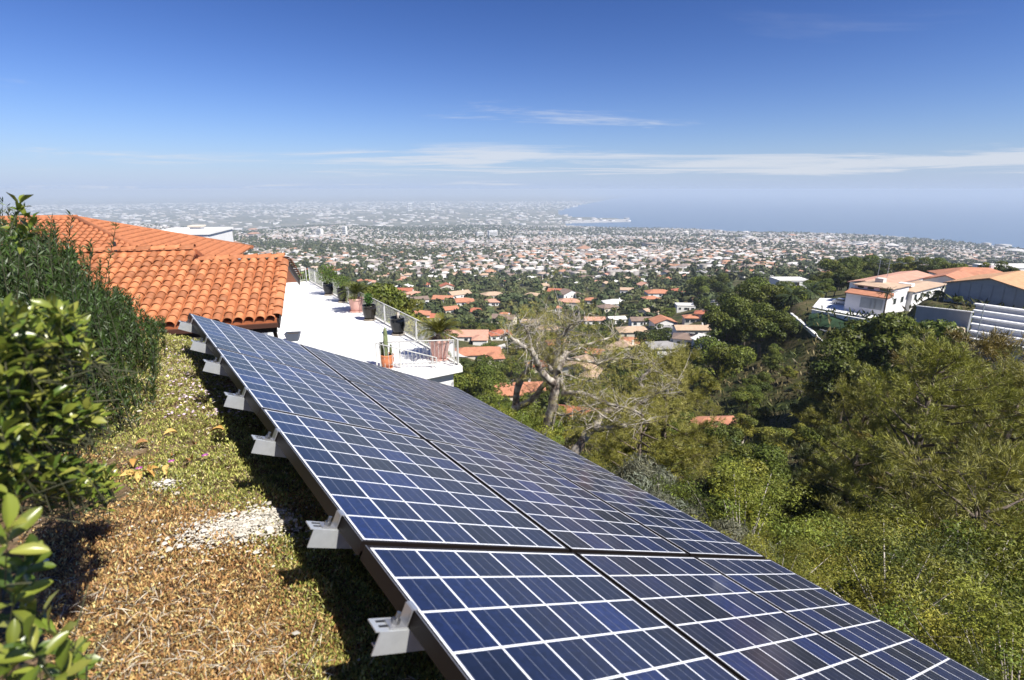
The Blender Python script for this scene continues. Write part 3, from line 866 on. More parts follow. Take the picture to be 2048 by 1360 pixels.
def cycad(o, z0, n, ln, colr):
    MB().tube([(0, 0, z0 - 0.1), (0, 0, z0 + 0.1), (0, 0, z0 + 0.2)], [0.13, 0.15, 0.1], 10).build('trunk', M['bark'], o, True)
    rs = np.random.default_rng(int(n * 7 + ln * 100))
    st = MB()
    for i in range(n):
        az = i * 2.399; e0 = rs.uniform(0.35, 1.35)
        pts = []; p = np.array([0, 0, z0 + 0.18]); e = e0
        for k in range(9):
            pts.append(p.copy()); s_ = ln / 8
            p = p + s_ * np.array([math.cos(az) * math.cos(e), math.sin(az) * math.cos(e), math.sin(e)]); e -= 0.16 * (1.2 - 0.3 * e0)
        pts = np.array(pts)
        tt = np.linspace(0.12, 1, 34); C = np.stack([np.interp(tt, np.linspace(0, 1, 9), pts[:, q]) for q in range(3)], 1)
        T = np.gradient(C, axis=0); T /= np.linalg.norm(T, axis=1, keepdims=True)
        side = np.cross(T, [0, 0, 1.0]); side /= np.linalg.norm(side, axis=1, keepdims=True) + 1e-9
        upv = np.cross(side, T)
        parts = []
        for sg in (1, -1):
            D = T * 0.55 + sg * side * 0.9 + upv * 0.28
            parts.append(leafset(C, D, upv, ln * 0.24 * np.sin(np.clip(tt * 2.9, 0.35, 2.85)), 0.02, colr, 0.2))
        V_, F_, C_ = cat_leaf(parts)
        oo = link(bpy.data.objects.new('frond', np_mesh('frond', V_, F_, M['leaf'], C_)), o)
def bushy(o, z0, r, h, n, colr, lf=0.09):
    rs = RNG
    p = rand_dirs(n) * (rs.random((n, 1)) ** 0.4) * np.array([r, r, h / 2]); p[:, 2] += z0 + h / 2
    V_, F_, C_ = leafset(p, rand_dirs(n) + np.array([0, 0, .4]), rand_dirs(n), lf, lf * 0.45, colr, 0.3)
    link(bpy.data.objects.new('foliage', np_mesh('foliage', V_, F_, M['leaf'], C_)), o)
    mb = MB()
    for k in range(6):
        a = k * 1.05; mb.tube([(0, 0, z0 - 0.1), (0.25 * r * math.cos(a), 0.25 * r * math.sin(a), z0 + h * .35), (.6 * r * math.cos(a), .6 * r * math.sin(a), z0 + h * .75)], [.015, .01, .005], 5)
    mb.build('stem', M['bark'], o)
def potpx(px, py): return at_z(px, py, TZ)
o = pot_obj('black', potpx(658, 590), 0.62, 0.72, 'dark glazed pot with a leafy green shrub, farthest along the railing'); bushy(o, .68, .6, 1.15, 1500, (.11, .17, .03))
o = pot_obj('black', potpx(687, 604), 0.66, 0.78, 'black glazed pot with a leafy plant left of the far pink pot'); bushy(o, .74, .5, .8, 900, (.10, .15, .03))
o = pot_obj('pink', potpx(714, 623), 0.78, 0.72, 'pink clay pot with a spreading sago palm, farther of two'); cycad(o, .68, 44, .92, (.11, .125, .03))
o = pot_obj('brown', potpx(740, 640), 0.66, 0.74, 'round dark brown pot with a small upright plant by the railing'); bushy(o, .7, .2, .62, 380, (.05, .11, .02), .11)
o = pot_obj('black', potpx(797, 669), 0.68, 0.78, 'bare black glazed pot with a short yellow stump, mid railing')
MB().tube([(0, 0, .66), (0.02, 0, .8), (.02, .01, 1.0)], [.05, .055, .045], 8).build('stump', M['barkpale'], o, True)
o = pot_obj('pink', potpx(880, 717), 0.80, 0.78, 'pink clay pot with a sago palm in the near railing corner'); cycad(o, .74, 46, .95, (.15, .15, .03))
o = pot_obj('tc', potpx(775, 735), 0.50, 0.5, 'terracotta pot holding a tall columnar cactus')
mc = mat('cactus', (.16, .19, .08), .6, var=.2, scale=20)
for (x, y, h, r) in ((0, 0, 1.05, .075), (-.12, .05, .8, .06), (.12, -.03, .7, .06), (.05, .12, .55, .055), (-.06, -.12, .45, .05)):
    mb = MB(); n_ = 14
    vs = []
    for (zz, k) in ((.42, .9), (.42 + h * .3, 1), (.42 + h * .75, .95), (.42 + h * .93, .7), (.42 + h, .12)):
        for i in range(n_):
            a = 2 * math.pi * i / n_; rr_ = r * k * (1.12 if i % 2 else 0.86)
            vs.append((x * (1 + .3 * zz) + rr_ * math.cos(a), y * (1 + .3 * zz) + rr_ * math.sin(a), zz))
    mb.add(vs, [(q * n_ + i, q * n_ + (i + 1) % n_, (q + 1) * n_ + (i + 1) % n_, (q + 1) * n_ + i) for q in range(4) for i in range(n_)] + [tuple(range(4 * n_, 5 * n_))])
    mb.build('cactus_column', mc, o, True)
# slate-coloured tapered planter by the house corner
P_ = potpx(587, 681)
pl = empty('planter_box', (P_.x, P_.y, TZ), 0.15); pl.scale = (.48, .48, .62); props(pl, 'slate-blue tapered planter box standing beside the house downspout', 'planter')
mb = MB(); mslate = mat('slate_planter', (.05, .06, .085), .7, var=.1, scale=8)
mb.add([(-.42, -.3, 0.01), (.42, -.3, 0.01), (.42, .3, 0.01), (-.42, .3, 0.01), (-.62, -.42, .55), (.62, -.42, .55), (.62, .42, .55), (-.62, .42, .55), (-.55, -.36, .55), (.55, -.36, .55), (.55, .36, .55), (-.55, .36, .55), (-.5, -.34, .46), (.5, -.34, .46), (.5, .34, .46), (-.5, .34, .46)],
       [(3, 2, 1, 0), (0, 1, 5, 4), (1, 2, 6, 5), (2, 3, 7, 6), (3, 0, 4, 7), (4, 5, 9, 8), (5, 6, 10, 9), (6, 7, 11, 10), (7, 4, 8, 11), (8, 9, 13, 12), (9, 10, 14, 13), (10, 11, 15, 14), (11, 8, 12, 15)])
mb.build('box', mslate, pl)
MB().quad((-.51, -.345, .465), (.51, -.345, .465), (.51, .345, .465), (-.51, .345, .465)).build('soil', M['soil'], pl)
# ------------------------------------------------------------------ vegetation
def crown_mesh(name, seed, lobes, r_lobe, R, H0, H1, n, leaf, colr, material='leaf', asp=0.55, jit=0.28, spread=0.32):
    """a crown of many leaf faces grouped in uneven clumps between heights H0 and H1"""
    rs = np.random.default_rng(seed)
    c = rand_dirs(lobes, rs) * (rs.random((lobes, 1)) ** 0.45)
    c = c * np.array([R, R, (H1 - H0) / 2]) * 0.86 + np.array([0, 0, (H0 + H1) / 2])
    rl = r_lobe * rs.uniform(0.55, 1.25, lobes)
    w = rl ** 2; k = rs.choice(lobes, n, p=w / w.sum())
    d = rand_dirs(n, rs); d[:, 2] = np.where(d[:, 2] < -0.35, -d[:, 2], d[:, 2])
    rad = rl[k][:, None] * (1 - spread * rs.random((n, 1)) ** 1.6 + 0.12 * rs.random((n, 1)) ** 4)
    p = c[k] + d * rad * np.array([1, 1, 0.8])
    tint = rs.uniform(0.72, 1.3, (lobes, 1)); yel = rs.uniform(-0.2, 0.1, (lobes, 1))
    cc = np.asarray(colr)[None] * tint[k]; cc = cc * (1 + yel[k] * np.array([[1.2, 0.5, -0.4]]))
    nrm = d + rs.normal(0, 0.55, (n, 3)); dd = np.cross(nrm, rs.normal(size=(n, 3)))
    ln = leaf * rs.uniform(0.65, 1.3, n)
    V_, F_, C_ = leafset(p - dd / np.linalg.norm(dd, axis=1, keepdims=True) * ln[:, None] * .5, dd, nrm, ln, ln * asp, cc, jit, rs)
    return np_mesh(name, V_, F_, M[material], C_), c, rl
def trunk_mesh(name, seed, centers, H0, r0, material='bark', n_l=9):
    rs = random.Random(seed); mb = MB()
    top = Vector((rs.uniform(-.2, .2), rs.uniform(-.2, .2), H0 * 1.15 + 0.3))
    mb.tube([(0, 0, -0.4), (rs.uniform(-.05, .05), rs.uniform(-.05, .05), top.z * .5), top], [r0 * 1.25, r0 * .95, r0 * .7], 8)
    idx = list(range(len(centers))); rs.shuffle(idx)
    for i in idx[:n_l]:
        c = Vector(centers[i]); mid = top.lerp(c, 0.5) + Vector((rs.uniform(-.2, .2), rs.uniform(-.2, .2), rs.uniform(-.05, .25))) * H0 * .2
        mb.tube([top * rs.uniform(.75, 1.0), mid, c], [r0 * .5, r0 * .33, r0 * .1], 5)
    return mb.mesh(name, M[material], True)
def tuft_mesh(name, tips, dirs, n_per, ln, wd, colr, rs, material='needle', cone=0.9, jit=0.25):
    """bursts of thin needles at the tips of twigs"""
    n = len(tips); T = np.repeat(tips, n_per, 0); D = np.repeat(dirs, n_per, 0) + rs.normal(0, cone * .55, (n * n_per, 3))
    tint = np.repeat(rs.uniform(.7, 1.35, (n, 1)), n_per, 0); c = np.asarray(colr)[None] * tint
    V_, F_, C_ = leafset(T + rs.normal(0, ln * .14, T.shape), D, rand_dirs(n * n_per, rs), ln * rs.uniform(.6, 1.2, n * n_per), wd, c, jit, rs)
    return np_mesh(name, V_, F_, M[material], C_)

G_OLIVE, G_DARK, G_MID, G_YEL, G_GREY = (.185, .178, .028), (.08, .096, .016), (.125, .143, .021), (.175, .195, .028), (.2, .2, .13)
PROTO = {}
def proto(key, *a, H=None, tr=(0.12, 'bark'), **k):
    me, c, rl = crown_mesh('crown_' + key, *a, **k)
    PROTO[key] = (me, trunk_mesh('trunk_' + key, a[0], c * 1.08 if key.startswith('shrub') else c, a[4], tr[0], tr[1], 26 if key.startswith('shrub') else 10), a[5])
#        seed lobes r_lobe R  H0  H1   n    leaf  colour
proto('tree_a', 1, 26, 0.95, 2.5, 1.6, 6.0, 9000, 0.23, G_DARK, tr=(.17, 'bark'))
proto('tree_b', 2, 22, 1.0, 2.7, 1.3, 5.2, 9000, 0.23, G_MID, tr=(.17, 'bark'))
proto('tree_c', 3, 30, 0.8, 2.2, 1.5, 6.6, 9000, 0.22, G_OLIVE, tr=(.15, 'bark'))
proto('shrub_a', 4, 60, 0.24, 1.3, 0.15, 1.9, 21000, 0.042, G_YEL, tr=(.03, 'twig'), spread=.75, asp=.36)
proto('shrub_b', 5, 56, 0.25, 1.3, 0.1, 1.8, 21000, 0.04, G_MID, tr=(.03, 'twig'), spread=.75, asp=.36)
proto('shrub_c', 6, 60, 0.24, 1.35, 0.1, 1.7, 21000, 0.038, G_OLIVE, tr=(.03, 'twig'), spread=.75, asp=.33)
proto('shrub_d', 8, 54, 0.27, 1.25, 0.1, 2.0, 21000, 0.042, G_DARK, tr=(.03, 'twig'), spread=.75, asp=.36)
proto('shrub_g', 9, 26, 0.34, 1.3, 0.05, 1.1, 14000, 0.10, G_GREY, tr=(.03, 'twig'), spread=.6, asp=0.16)
proto('far_a', 10, 16, 1.35, 3.0, 1.4, 6.0, 1500, 0.55, G_DARK, tr=(.2, 'bark'))
proto('far_b', 12, 14, 1.4, 3.1, 1.2, 5.4, 1500, 0.55, G_MID, tr=(.2, 'bark'))
proto('far_c', 13, 16, 1.1, 2.2, 1.5, 7.5, 1500, 0.5, (.05, .062, .022), tr=(.2, 'bark'))

def conifer(key, seed, H, R, n_br, colr, n_per=20, ln=.2, wd=.011, bare=0.12, tr='bark', sag=0.0):
    rs = np.random.default_rng(seed); mb = MB(); tips, dirs = [], []
    lean = rs.uniform(-.05, .05, 2)
    mb.tube([(0, 0, -.5), (lean[0] * H * .5, lean[1] * H * .5, H * .5), (lean[0] * H, lean[1] * H, H * .97)], [H * .02 + .05, H * .013 + .03, .02], 8)
    for i in range(n_br):
        f_ = bare + (1 - bare) * (i + rs.random()) / n_br; az = i * 2.4 + rs.normal(0, .3)
        L_ = R * (math.sin(math.pi * min(1, .18 + .85 * f_)) ** .7) * rs.uniform(.6, 1.12) + .25
        el = rs.uniform(-.1, .75) * (.4 + f_) - sag
        b0 = np.array([lean[0] * H * f_, lean[1] * H * f_, H * f_ * .97]); d = np.array([math.cos(az) * math.cos(el), math.sin(az) * math.cos(el), math.sin(el)])
        pts = [b0]; 
        for q in range(4):
            d = d + rs.normal(0, .13, 3) + np.array([0, 0, .07]); d /= np.linalg.norm(d); pts.append(pts[-1] + d * L_ / 4)
        mb.tube(pts, [.035 * L_ / 2 + .012, .02 * L_ / 2 + .01, .014, .009, .005], 5)
        for q in range(int(9 + 9 * L_)):
            u = rs.uniform(.3, 1.0) * 4; k = min(3, int(u)); p = pts[k] + (pts[k + 1] - pts[k]) * (u - k)
            sd = rs.normal(size=3) + d * .9 + np.array([0, 0, .55]); sd /= np.linalg.norm(sd)
            e = p + sd * rs.uniform(.12, .55) * (1.2 - .12 * u)
            if rs.random() < .35: mb.tube([p, e], [.008, .004], 3, cap=False)
            tips.append(e); dirs.append(sd)
            tips.append(p + (e - p) * .5 + rs.normal(0, .05, 3)); dirs.append(sd)
    me = tuft_mesh('crown_' + key, np.array(tips), np.array(dirs), n_per, ln, wd, colr, rs)
    PROTO[key] = (me, mb.mesh('trunk_' + key, M[tr], True), H * 1.02)
conifer('pine_big', 21, 11.0, 4.6, 84, (.22, .225, .032), 17, .21, .014, bare=.06)
conifer('pine_b', 22, 7.0, 3.0, 46, (.225, .215, .034), 20, .2, .012)
conifer('pine_low', 23, 4.2, 2.5, 34, (.2, .19, .03), 22, .17, .011, bare=.0)
conifer('pine_y', 24, 6.0, 2.4, 44, (.21, .16, .034), 20, .2, .013, bare=.05)

TREES = []
def plant_at(key, x, y, s, name, label, cat, group, rz=None, zoff=-0.05, sxy=1.0):
    cm, tm, H = PROTO[key]
    o = empty(name, (x, y, tz(x, y) + zoff), rnd.uniform(0, 6.28) if rz is None else rz)
    o.scale = (s * sxy, s * sxy, s)
    inst('crown', cm, o); inst('trunk', tm, o)
    props(o, label, cat, group)
    TREES.append((x, y, s * 2.0)); return o
def plant_px(key, px, py_top, d, name, label, cat, group=None, smin=.25, smax=4, sxy=1.0, rz=None):
    P = at_d(px, py_top, d); H = PROTO[key][2]
    s = min(smax, max(smin, (P.z - tz(P.x, P.y)) / H))
    return plant_at(key, P.x, P.y, s, name, label, cat, group, sxy=sxy, rz=rz)

# big pines on the right
plant_px('pine_big', 1885, 668, 23, 'pine_tree', 'large olive pine with bare grey inner branches filling the right side', 'tree', 'pines on the canyon slope', rz=.4)
plant_px('pine_y', 1985, 668, 33, 'pine_tree', 'yellowish upright conifer in front of the stepped white house', 'tree', 'pines on the canyon slope')
plant_px('pine_b', 2045, 720, 27, 'pine_tree', 'olive pine cut by the right edge below the stepped house', 'tree', 'pines on the canyon slope')
plant_px('pine_b', 1730, 770, 36, 'pine_tree', 'olive pine standing just left of the largest pine', 'tree', 'pines on the canyon slope')
plant_px('pine_low', 2010, 930, 15, 'pine_tree', 'low spreading pine at the right edge below the largest pine', 'tree', 'pines on the canyon slope')
plant_px('pine_b', 1340, 700, 34, 'pine_tree', 'feathery olive pine right of the gnarled pale pine', 'tree', 'pines on the canyon slope')
plant_px('pine_low', 1290, 800, 26, 'pine_tree', 'low feathery pine below the gnarled pale branches', 'tree', 'pines on the canyon slope')

# labelled trees of the opposite slope and the ridge
HERO = [
 ('tree_a', 1760, 632, 88, 'dense dark tree in front of the white villa garden wall'),
 ('tree_b', 1825, 640, 88, 'bushy green tree left of the grey garden wall'),
 ('tree_a', 1705, 690, 80, 'dark tree under the lawn terrace of the villa'),
 ('tree_a', 1500, 572, 165, 'broad dark tree at the left end of the ridge wood'),
 ('tree_b', 1545, 560, 175, 'wide rounded tree left of the palms on the ridge'),
 ('tree_a', 1465, 600, 150, 'dark tree on the left shoulder of the ridge'),
 ('tree_a', 1530, 612, 140, 'dark tree below the palms on the ridge slope'),
 ('tree_a', 1560, 622, 142, 'dark tree right above the white diagonal wall'),
 ('tree_c', 1640, 580, 200, 'tree left of the villa driveway'),
 ('tree_b', 1685, 513, 300, 'round tree on the skyline left of the roof antennas'),
 ('tree_b', 1730, 514, 310, 'umbrella-shaped tree on the skyline above the antennas'),
 ('tree_a', 1765, 519, 300, 'small dark tree on the skyline above the villa'),
 ('tree_c', 1815, 511, 290, 'tall pale green tree on the skyline above the villa roof'),
 ('tree_a', 1858, 516, 280, 'dark tree on the skyline behind the villa'),
 ('tree_b', 1898, 520, 285, 'low wide tree on the skyline right of the villa'),
 ('tree_c', 1975, 524, 230, 'brownish tree on the skyline behind the grey house'),
 ('tree_a', 2015, 524, 240, 'dark tree on the skyline at the right edge'),
 ('tree_a', 1640, 545, 260, 'wide tree behind the fan palm on the ridge'),
 ('tree_a', 1440, 548, 330, 'broad tree crown left of the ridge, above the village'),
 ('tree_b', 1400, 545, 350, 'dark rounded tree above the pale driveway'),
 ('tree_a', 1890, 585, 150, 'dark tree in the gap between villa and grey house'),
 ('tree_b', 1870, 604, 140, 'leafy green tree in the garden below the villa'),
 ('tree_b', 1915, 605, 134, 'leafy bush-like tree before the grey gabled house'),
 ('tree_b', 1445, 680, 120, 'yellow-green tree on the near ridge slope'),
 ('tree_c', 1660, 740, 84, 'olive tree on the bare slope below the diagonal wall'),
 ('tree_b', 980, 722, 150, 'leafy tree just right of the terrace corner'),
 ('tree_b', 950, 738, 120, 'bright green tree against the terrace wall'),
 ('tree_c', 780, 572, 70, 'brownish sparse tree behind the terrace railing'),
 ('tree_b', 700, 562, 60, 'green tree top behind the far terrace railing'),
 ('tree_b', 612, 545, 62, 'green tree behind the far end railing'),
]
for key, px, py, d, lb in HERO:
    plant_px(key, px, py, d, 'broadleaf_tree', lb, 'tree', 'single trees on the slopes', smax=3.2, smin=.35)

# the wood along the ridge top
for i in range(34):
    px = 1475 + 250 * rnd.random(); d = rnd.uniform(185, 300); P = at_d(px, 590, d)
    if px > 1660 and d < 230: continue
    k = rnd.choice(['tree_a', 'tree_b', 'tree_c', 'tree_a']); s = rnd.uniform(1.0, 1.7)
    plant_at(k, P.x, P.y, s, 'broadleaf_tree', '%s %s tree in the ridge wood, %s' % ('tall' if s > 1.35 else 'low', {'tree_a': 'dark', 'tree_b': 'green', 'tree_c': 'olive'}[k], 'left of the palms' if px < 1570 else ('around the palms' if px < 1640 else 'behind the villa drive')), 'tree', 'trees of the ridge wood', sxy=rnd.uniform(1, 1.4))
# canyon scrub: individuals scattered over the near and middle slope
def scatter(n_try, az0, az1, d0, d1, spacing, ok=None, rs=np.random.default_rng(5)):
    out = []; cell = {}
    for _ in range(n_try):
        d = math.sqrt(rs.uniform(d0 * d0, d1 * d1)); az = math.radians(rs.uniform(az0, az1))
        x, y = d * math.sin(az), d * math.cos(az); sp = spacing(d)
        if ok and not ok(x, y, d): continue
        if any((x - a) ** 2 + (y - b_) ** 2 < sp * sp for a, b_ in out): continue
        out.append((x, y))
    return out
TREES_BUSY = list(TREES)
def s_arr(x, y): return (x - A0.x) * .8 + (y - A0.y) * .6, (x - A0.x) * .6 - (y - A0.y) * .8
def ok_near(x, y, d):
    s, v = s_arr(x, y)
    if s < 3.55 and -1.5 < v < 9: return False
    if x < -1.0 + 0.0 * y and y > 8: return False
    px, py = to_px((x, y, tz(x, y)))
    return 900 < px < 2250 and py < 1750
def clear(x, y, h):                                    # nothing may stand in front of the gnarled pine or the array
    d = math.hypot(x, y); z = tz(x, y); px, py = to_px((x, y, z + h))
    s, v = s_arr(x, y)
    if 975 < px < 1420 and d < 45 and py < (900 if px < 1230 else 830): return False
    if v > -1.5 and s < 9:                            # stay below the line of sight over the array edge
        e = A0 + UDIR * 3.02 + VDIR * max(0, min(5.3, v))
        if py < 1200 and z + h > e.z + (d - 3) * .02 and s < 6: return False
    return True
near = scatter(2600, -4, 54, 4.2, 30, lambda d: .8 + d * .05, ok_near)
kinds = ['shrub_a', 'shrub_b', 'shrub_c', 'shrub_d']
SL = {'shrub_a': 'yellow-green leafy shrub on the slope below the array', 'shrub_b': 'mid-green leafy shrub on the slope below the array',
      'shrub_c': 'olive leafy shrub on the slope below the array', 'shrub_d': 'dark green leafy shrub on the slope below the array'}
for (x, y) in near:
    d = math.hypot(x, y); w = [3.2, 2, 3, 2] if d < 14 else [1.2, 2, 3.2, 2.4]
    k = rnd.choices(kinds, w)[0]
    s, v = s_arr(x, y)
    sc_ = rnd.uniform(.55, 1.1) * (0.6 if s < 5.0 else 1.0)
    if not clear(x, y, sc_ * 1.9): continue
    plant_at(k, x, y, sc_, 'shrub', SL[k], 'shrub', SL[k].split(' on')[0] + 's', sxy=rnd.uniform(.95, 1.4))
def ok_mid(x, y, d):
    px, py = to_px((x, y, tz(x, y)))
    if not (980 < px < 2200) or py > 1400: return False
    if d > 100 and px > 1600 and py < 690: return False
    if 1560 < px < 1760 and 640 < py < 730 and d > 70: return False     # bare slope and lawn
    return True
mid = scatter(2600, -2, 47, 30, 135, lambda d: 3.0 + d * .03, ok_mid)
ML = {'tree_a': 'dark rounded tree in the canyon scrub', 'tree_b': 'green rounded tree in the canyon scrub', 'tree_c': 'olive upright tree in the canyon scrub', 'pine_low': 'low olive pine in the canyon scrub', 'shrub_c': 'olive scrub bush far down the canyon', 'shrub_b': 'green scrub bush far down the canyon', 'far_a': 'x'}
for (x, y) in mid:
    k = rnd.choices(['tree_a', 'tree_b', 'tree_c', 'pine_low', 'shrub_c'], [2.2, 2.2, 2.2, 1.6, 1.2])[0]
    if not clear(x, y, 4): continue
    sc_ = {'pine_low': rnd.uniform(.7, 1.15), 'shrub_c': rnd.uniform(1.2, 2.2)}.get(k, rnd.uniform(.45, .95))
    plant_at(k, x, y, sc_, 'scrub_tree' if k != 'shrub_c' else 'scrub_bush', ML[k], 'tree' if k != 'shrub_c' else 'shrub', ML[k].replace('tree in', 'trees in'), sxy=rnd.uniform(.9, 1.4))

for i, (px, py, d) in enumerate([(1800, 1060, 12.5), (1880, 1050, 12.0), (1960, 1075, 11.5), (2035, 1060, 12), (1735, 1085, 12), (1990, 1190, 9.0), (1900, 1170, 9.5), (1820, 1150, 9.5), (2040, 1290, 7.5), (1700, 1120, 10.5), (1640, 1060, 12.5)]):
    plant_px(['shrub_a', 'shrub_c', 'shrub_b', 'shrub_a', 'shrub_c', 'shrub_a', 'shrub_b', 'shrub_a', 'shrub_c', 'shrub_b', 'shrub_c'][i], px, py, d, 'shrub', ('loose leafy shrub below the largest pine, %s from its left side' % ('first second third fourth'.split()[i]) if i < 4 else
        ['rounded olive shrub left of the loose shrubs', 'pale leafy shrub at the right edge near the bottom corner', 'green shrub in the lower right, second row', 'yellow-green shrub in the lower right, second row', 'olive shrub in the lower right corner', 'green shrub beside the lower array edge', 'olive shrub above the lower array edge'][i - 4]), 'shrub', 'shrubs in the lower right', smin=.5, smax=1.9, sxy=1.15)
# grey-green and reddish plants right behind the downhill edge of the array
for (px, py, d, s, lb) in [(1255, 945, 8.6, .8, 'grey-green sagebrush at the top of the row behind the array'), (1310, 985, 7.9, .75, 'grey-green sagebrush behind the array, second from the pine'),
                           (1365, 1020, 7.3, .7, 'grey-green sagebrush behind the middle of the array edge'), (1420, 1050, 6.8, .62, 'grey-green sagebrush nearest the reddish grass tuft')]:
    P = at_d(px, py, d)
    hs = max(.5, (P.z - tz(P.x, P.y)) / 1.1)
    plant_at('shrub_g', P.x, P.y, hs, 'sagebrush', lb, 'shrub', 'sagebrush behind the array', sxy=max(.5, min(1, s / hs * 1.15)))
def grass_tuft(P, n, ln, colr, name, label, lean=.35, wd=.006):
    rs = np.random.default_rng(int(abs(P.x * 100)))
    D = np.stack([rs.normal(0, lean, n), rs.normal(0, lean, n), np.ones(n)], 1)
    C = np.stack([rs.normal(0, .07, n), rs.normal(0, .07, n), np.zeros(n)], 1)
    V_, F_, C_ = leafset(C, D, rand_dirs(n, rs), ln * rs.uniform(.5, 1.1, n), wd, colr, .25, rs)
    o = link(bpy.data.objects.new(name, np_mesh(name, V_, F_, M['needle'], C_))); o.location = (P.x, P.y, tz(P.x, P.y))
    props(o, label, 'grass', 'grass tufts by the array edge'); return o
for (px, py, d, cc, lb) in [(1472, 1085, 6.4, (.3, .16, .09), 'reddish dry grass tuft at the array edge'), (1505, 1075, 6.8, (.2, .22, .05), 'yellow-green grass tuft right of the reddish tuft')]:
    P = at_d(px, py, d); h = max(.5, (P.z - tz(P.x, P.y)))
    grass_tuft(P, 320, h * 1.1, cc, 'grass_tuft', lb)
# bright yellow-green bush peeping over the array by the terrace
P = at_d(1005, 795, 8.2); plant_at('shrub_a', P.x, P.y, max(.5, (P.z - tz(P.x, P.y)) / 1.9), 'shrub', 'small yellow-flowered shrub peeping over the array near the pine trunk', 'shrub', None)

# low brush between the shrubs: nobody could count it
n = 60000
d = np.exp(RNG.uniform(math.log(4.0), math.log(150), n)); az = np.radians(RNG.uniform(-6, 66, n)); bx_, by_ = d * np.sin(az), d * np.cos(az)
ss = (bx_ - A0.x) * .8 + (by_ - A0.y) * .6
kp = ((ss > 2.9) | (by_ < -10)) & ~((bx_ < -1) & (by_ > 8)); bx_, by_, d = bx_[kp], by_[kp], d[kp]; n = len(d)
bz = terrain(bx_, by_)
nzv = _vnoise(bx_ / 2.3, by_ / 2.3) * .5 + _vnoise(bx_ / 9 + 2, by_ / 9) * .5
pal = np.where(nzv[:, None] > .25, np.array([[.16, .13, .06]]), np.where(nzv[:, None] > -.2, np.array([[.09, .10, .028]]), np.array([[.05, .065, .02]])))
L_ = .07 + d * .009
V_, F_, C_ = leafset(np.stack([bx_, by_, bz + RNG.random(n) * L_ * .8], 1), rand_dirs(n) * .7 + np.array([0, 0, .8]), rand_dirs(n), L_ * RNG.uniform(.6, 1.5, n), L_ * np.where(d < 20, .12, .3), pal, .3)
props(link(bpy.data.objects.new('undergrowth', np_mesh('undergrowth', V_, F_, M['leaf'], C_))), 'low olive brush covering the canyon slope', None, None, 'stuff')

# ------------------------------------------------------------------ gnarled pine behind the array
DP = 17.0
gp = empty('gnarled_pine', tuple(at_d(1098, 905, DP)))
gp.location.z = tz(gp.location.x, gp.location.y)
props(gp, 'gnarled half-bare pine with pale twisted limbs behind the array', 'tree')
def zp(x, y, dd=0.0): return at_d(1000 + x / 4.5325, 600 + y / 4.5325, DP + dd) - gp.location
def limb(mb, pts, w0, w1, dd0=0.0, dd1=0.0, n=7):
    m = len(pts); P = []; rs = rnd
    for i, (x, y) in enumerate(pts):
        P.append(zp(x, y, dd0 + (dd1 - dd0) * i / (m - 1)))
    # smooth the polyline and let it wander
    Q = []
    for i in range(m - 1):
        for t in (0, .33, .67):
            a = P[i].lerp(P[i + 1], t)
            if Q: a = a + Vector((rs.uniform(-1, 1), rs.uniform(-1, 1), rs.uniform(-1, 1))) * .02
            Q.append(a)
    Q.append(P[-1])
    k = len(Q); px_m = (DP + dd0) / F / 4.5325 / 2
    mb.tube(Q, [(w0 + (w1 - w0) * i / (k - 1)) * px_m * 1.6 * rs.uniform(.88, 1.14) for i in range(k)], n)
    return Q
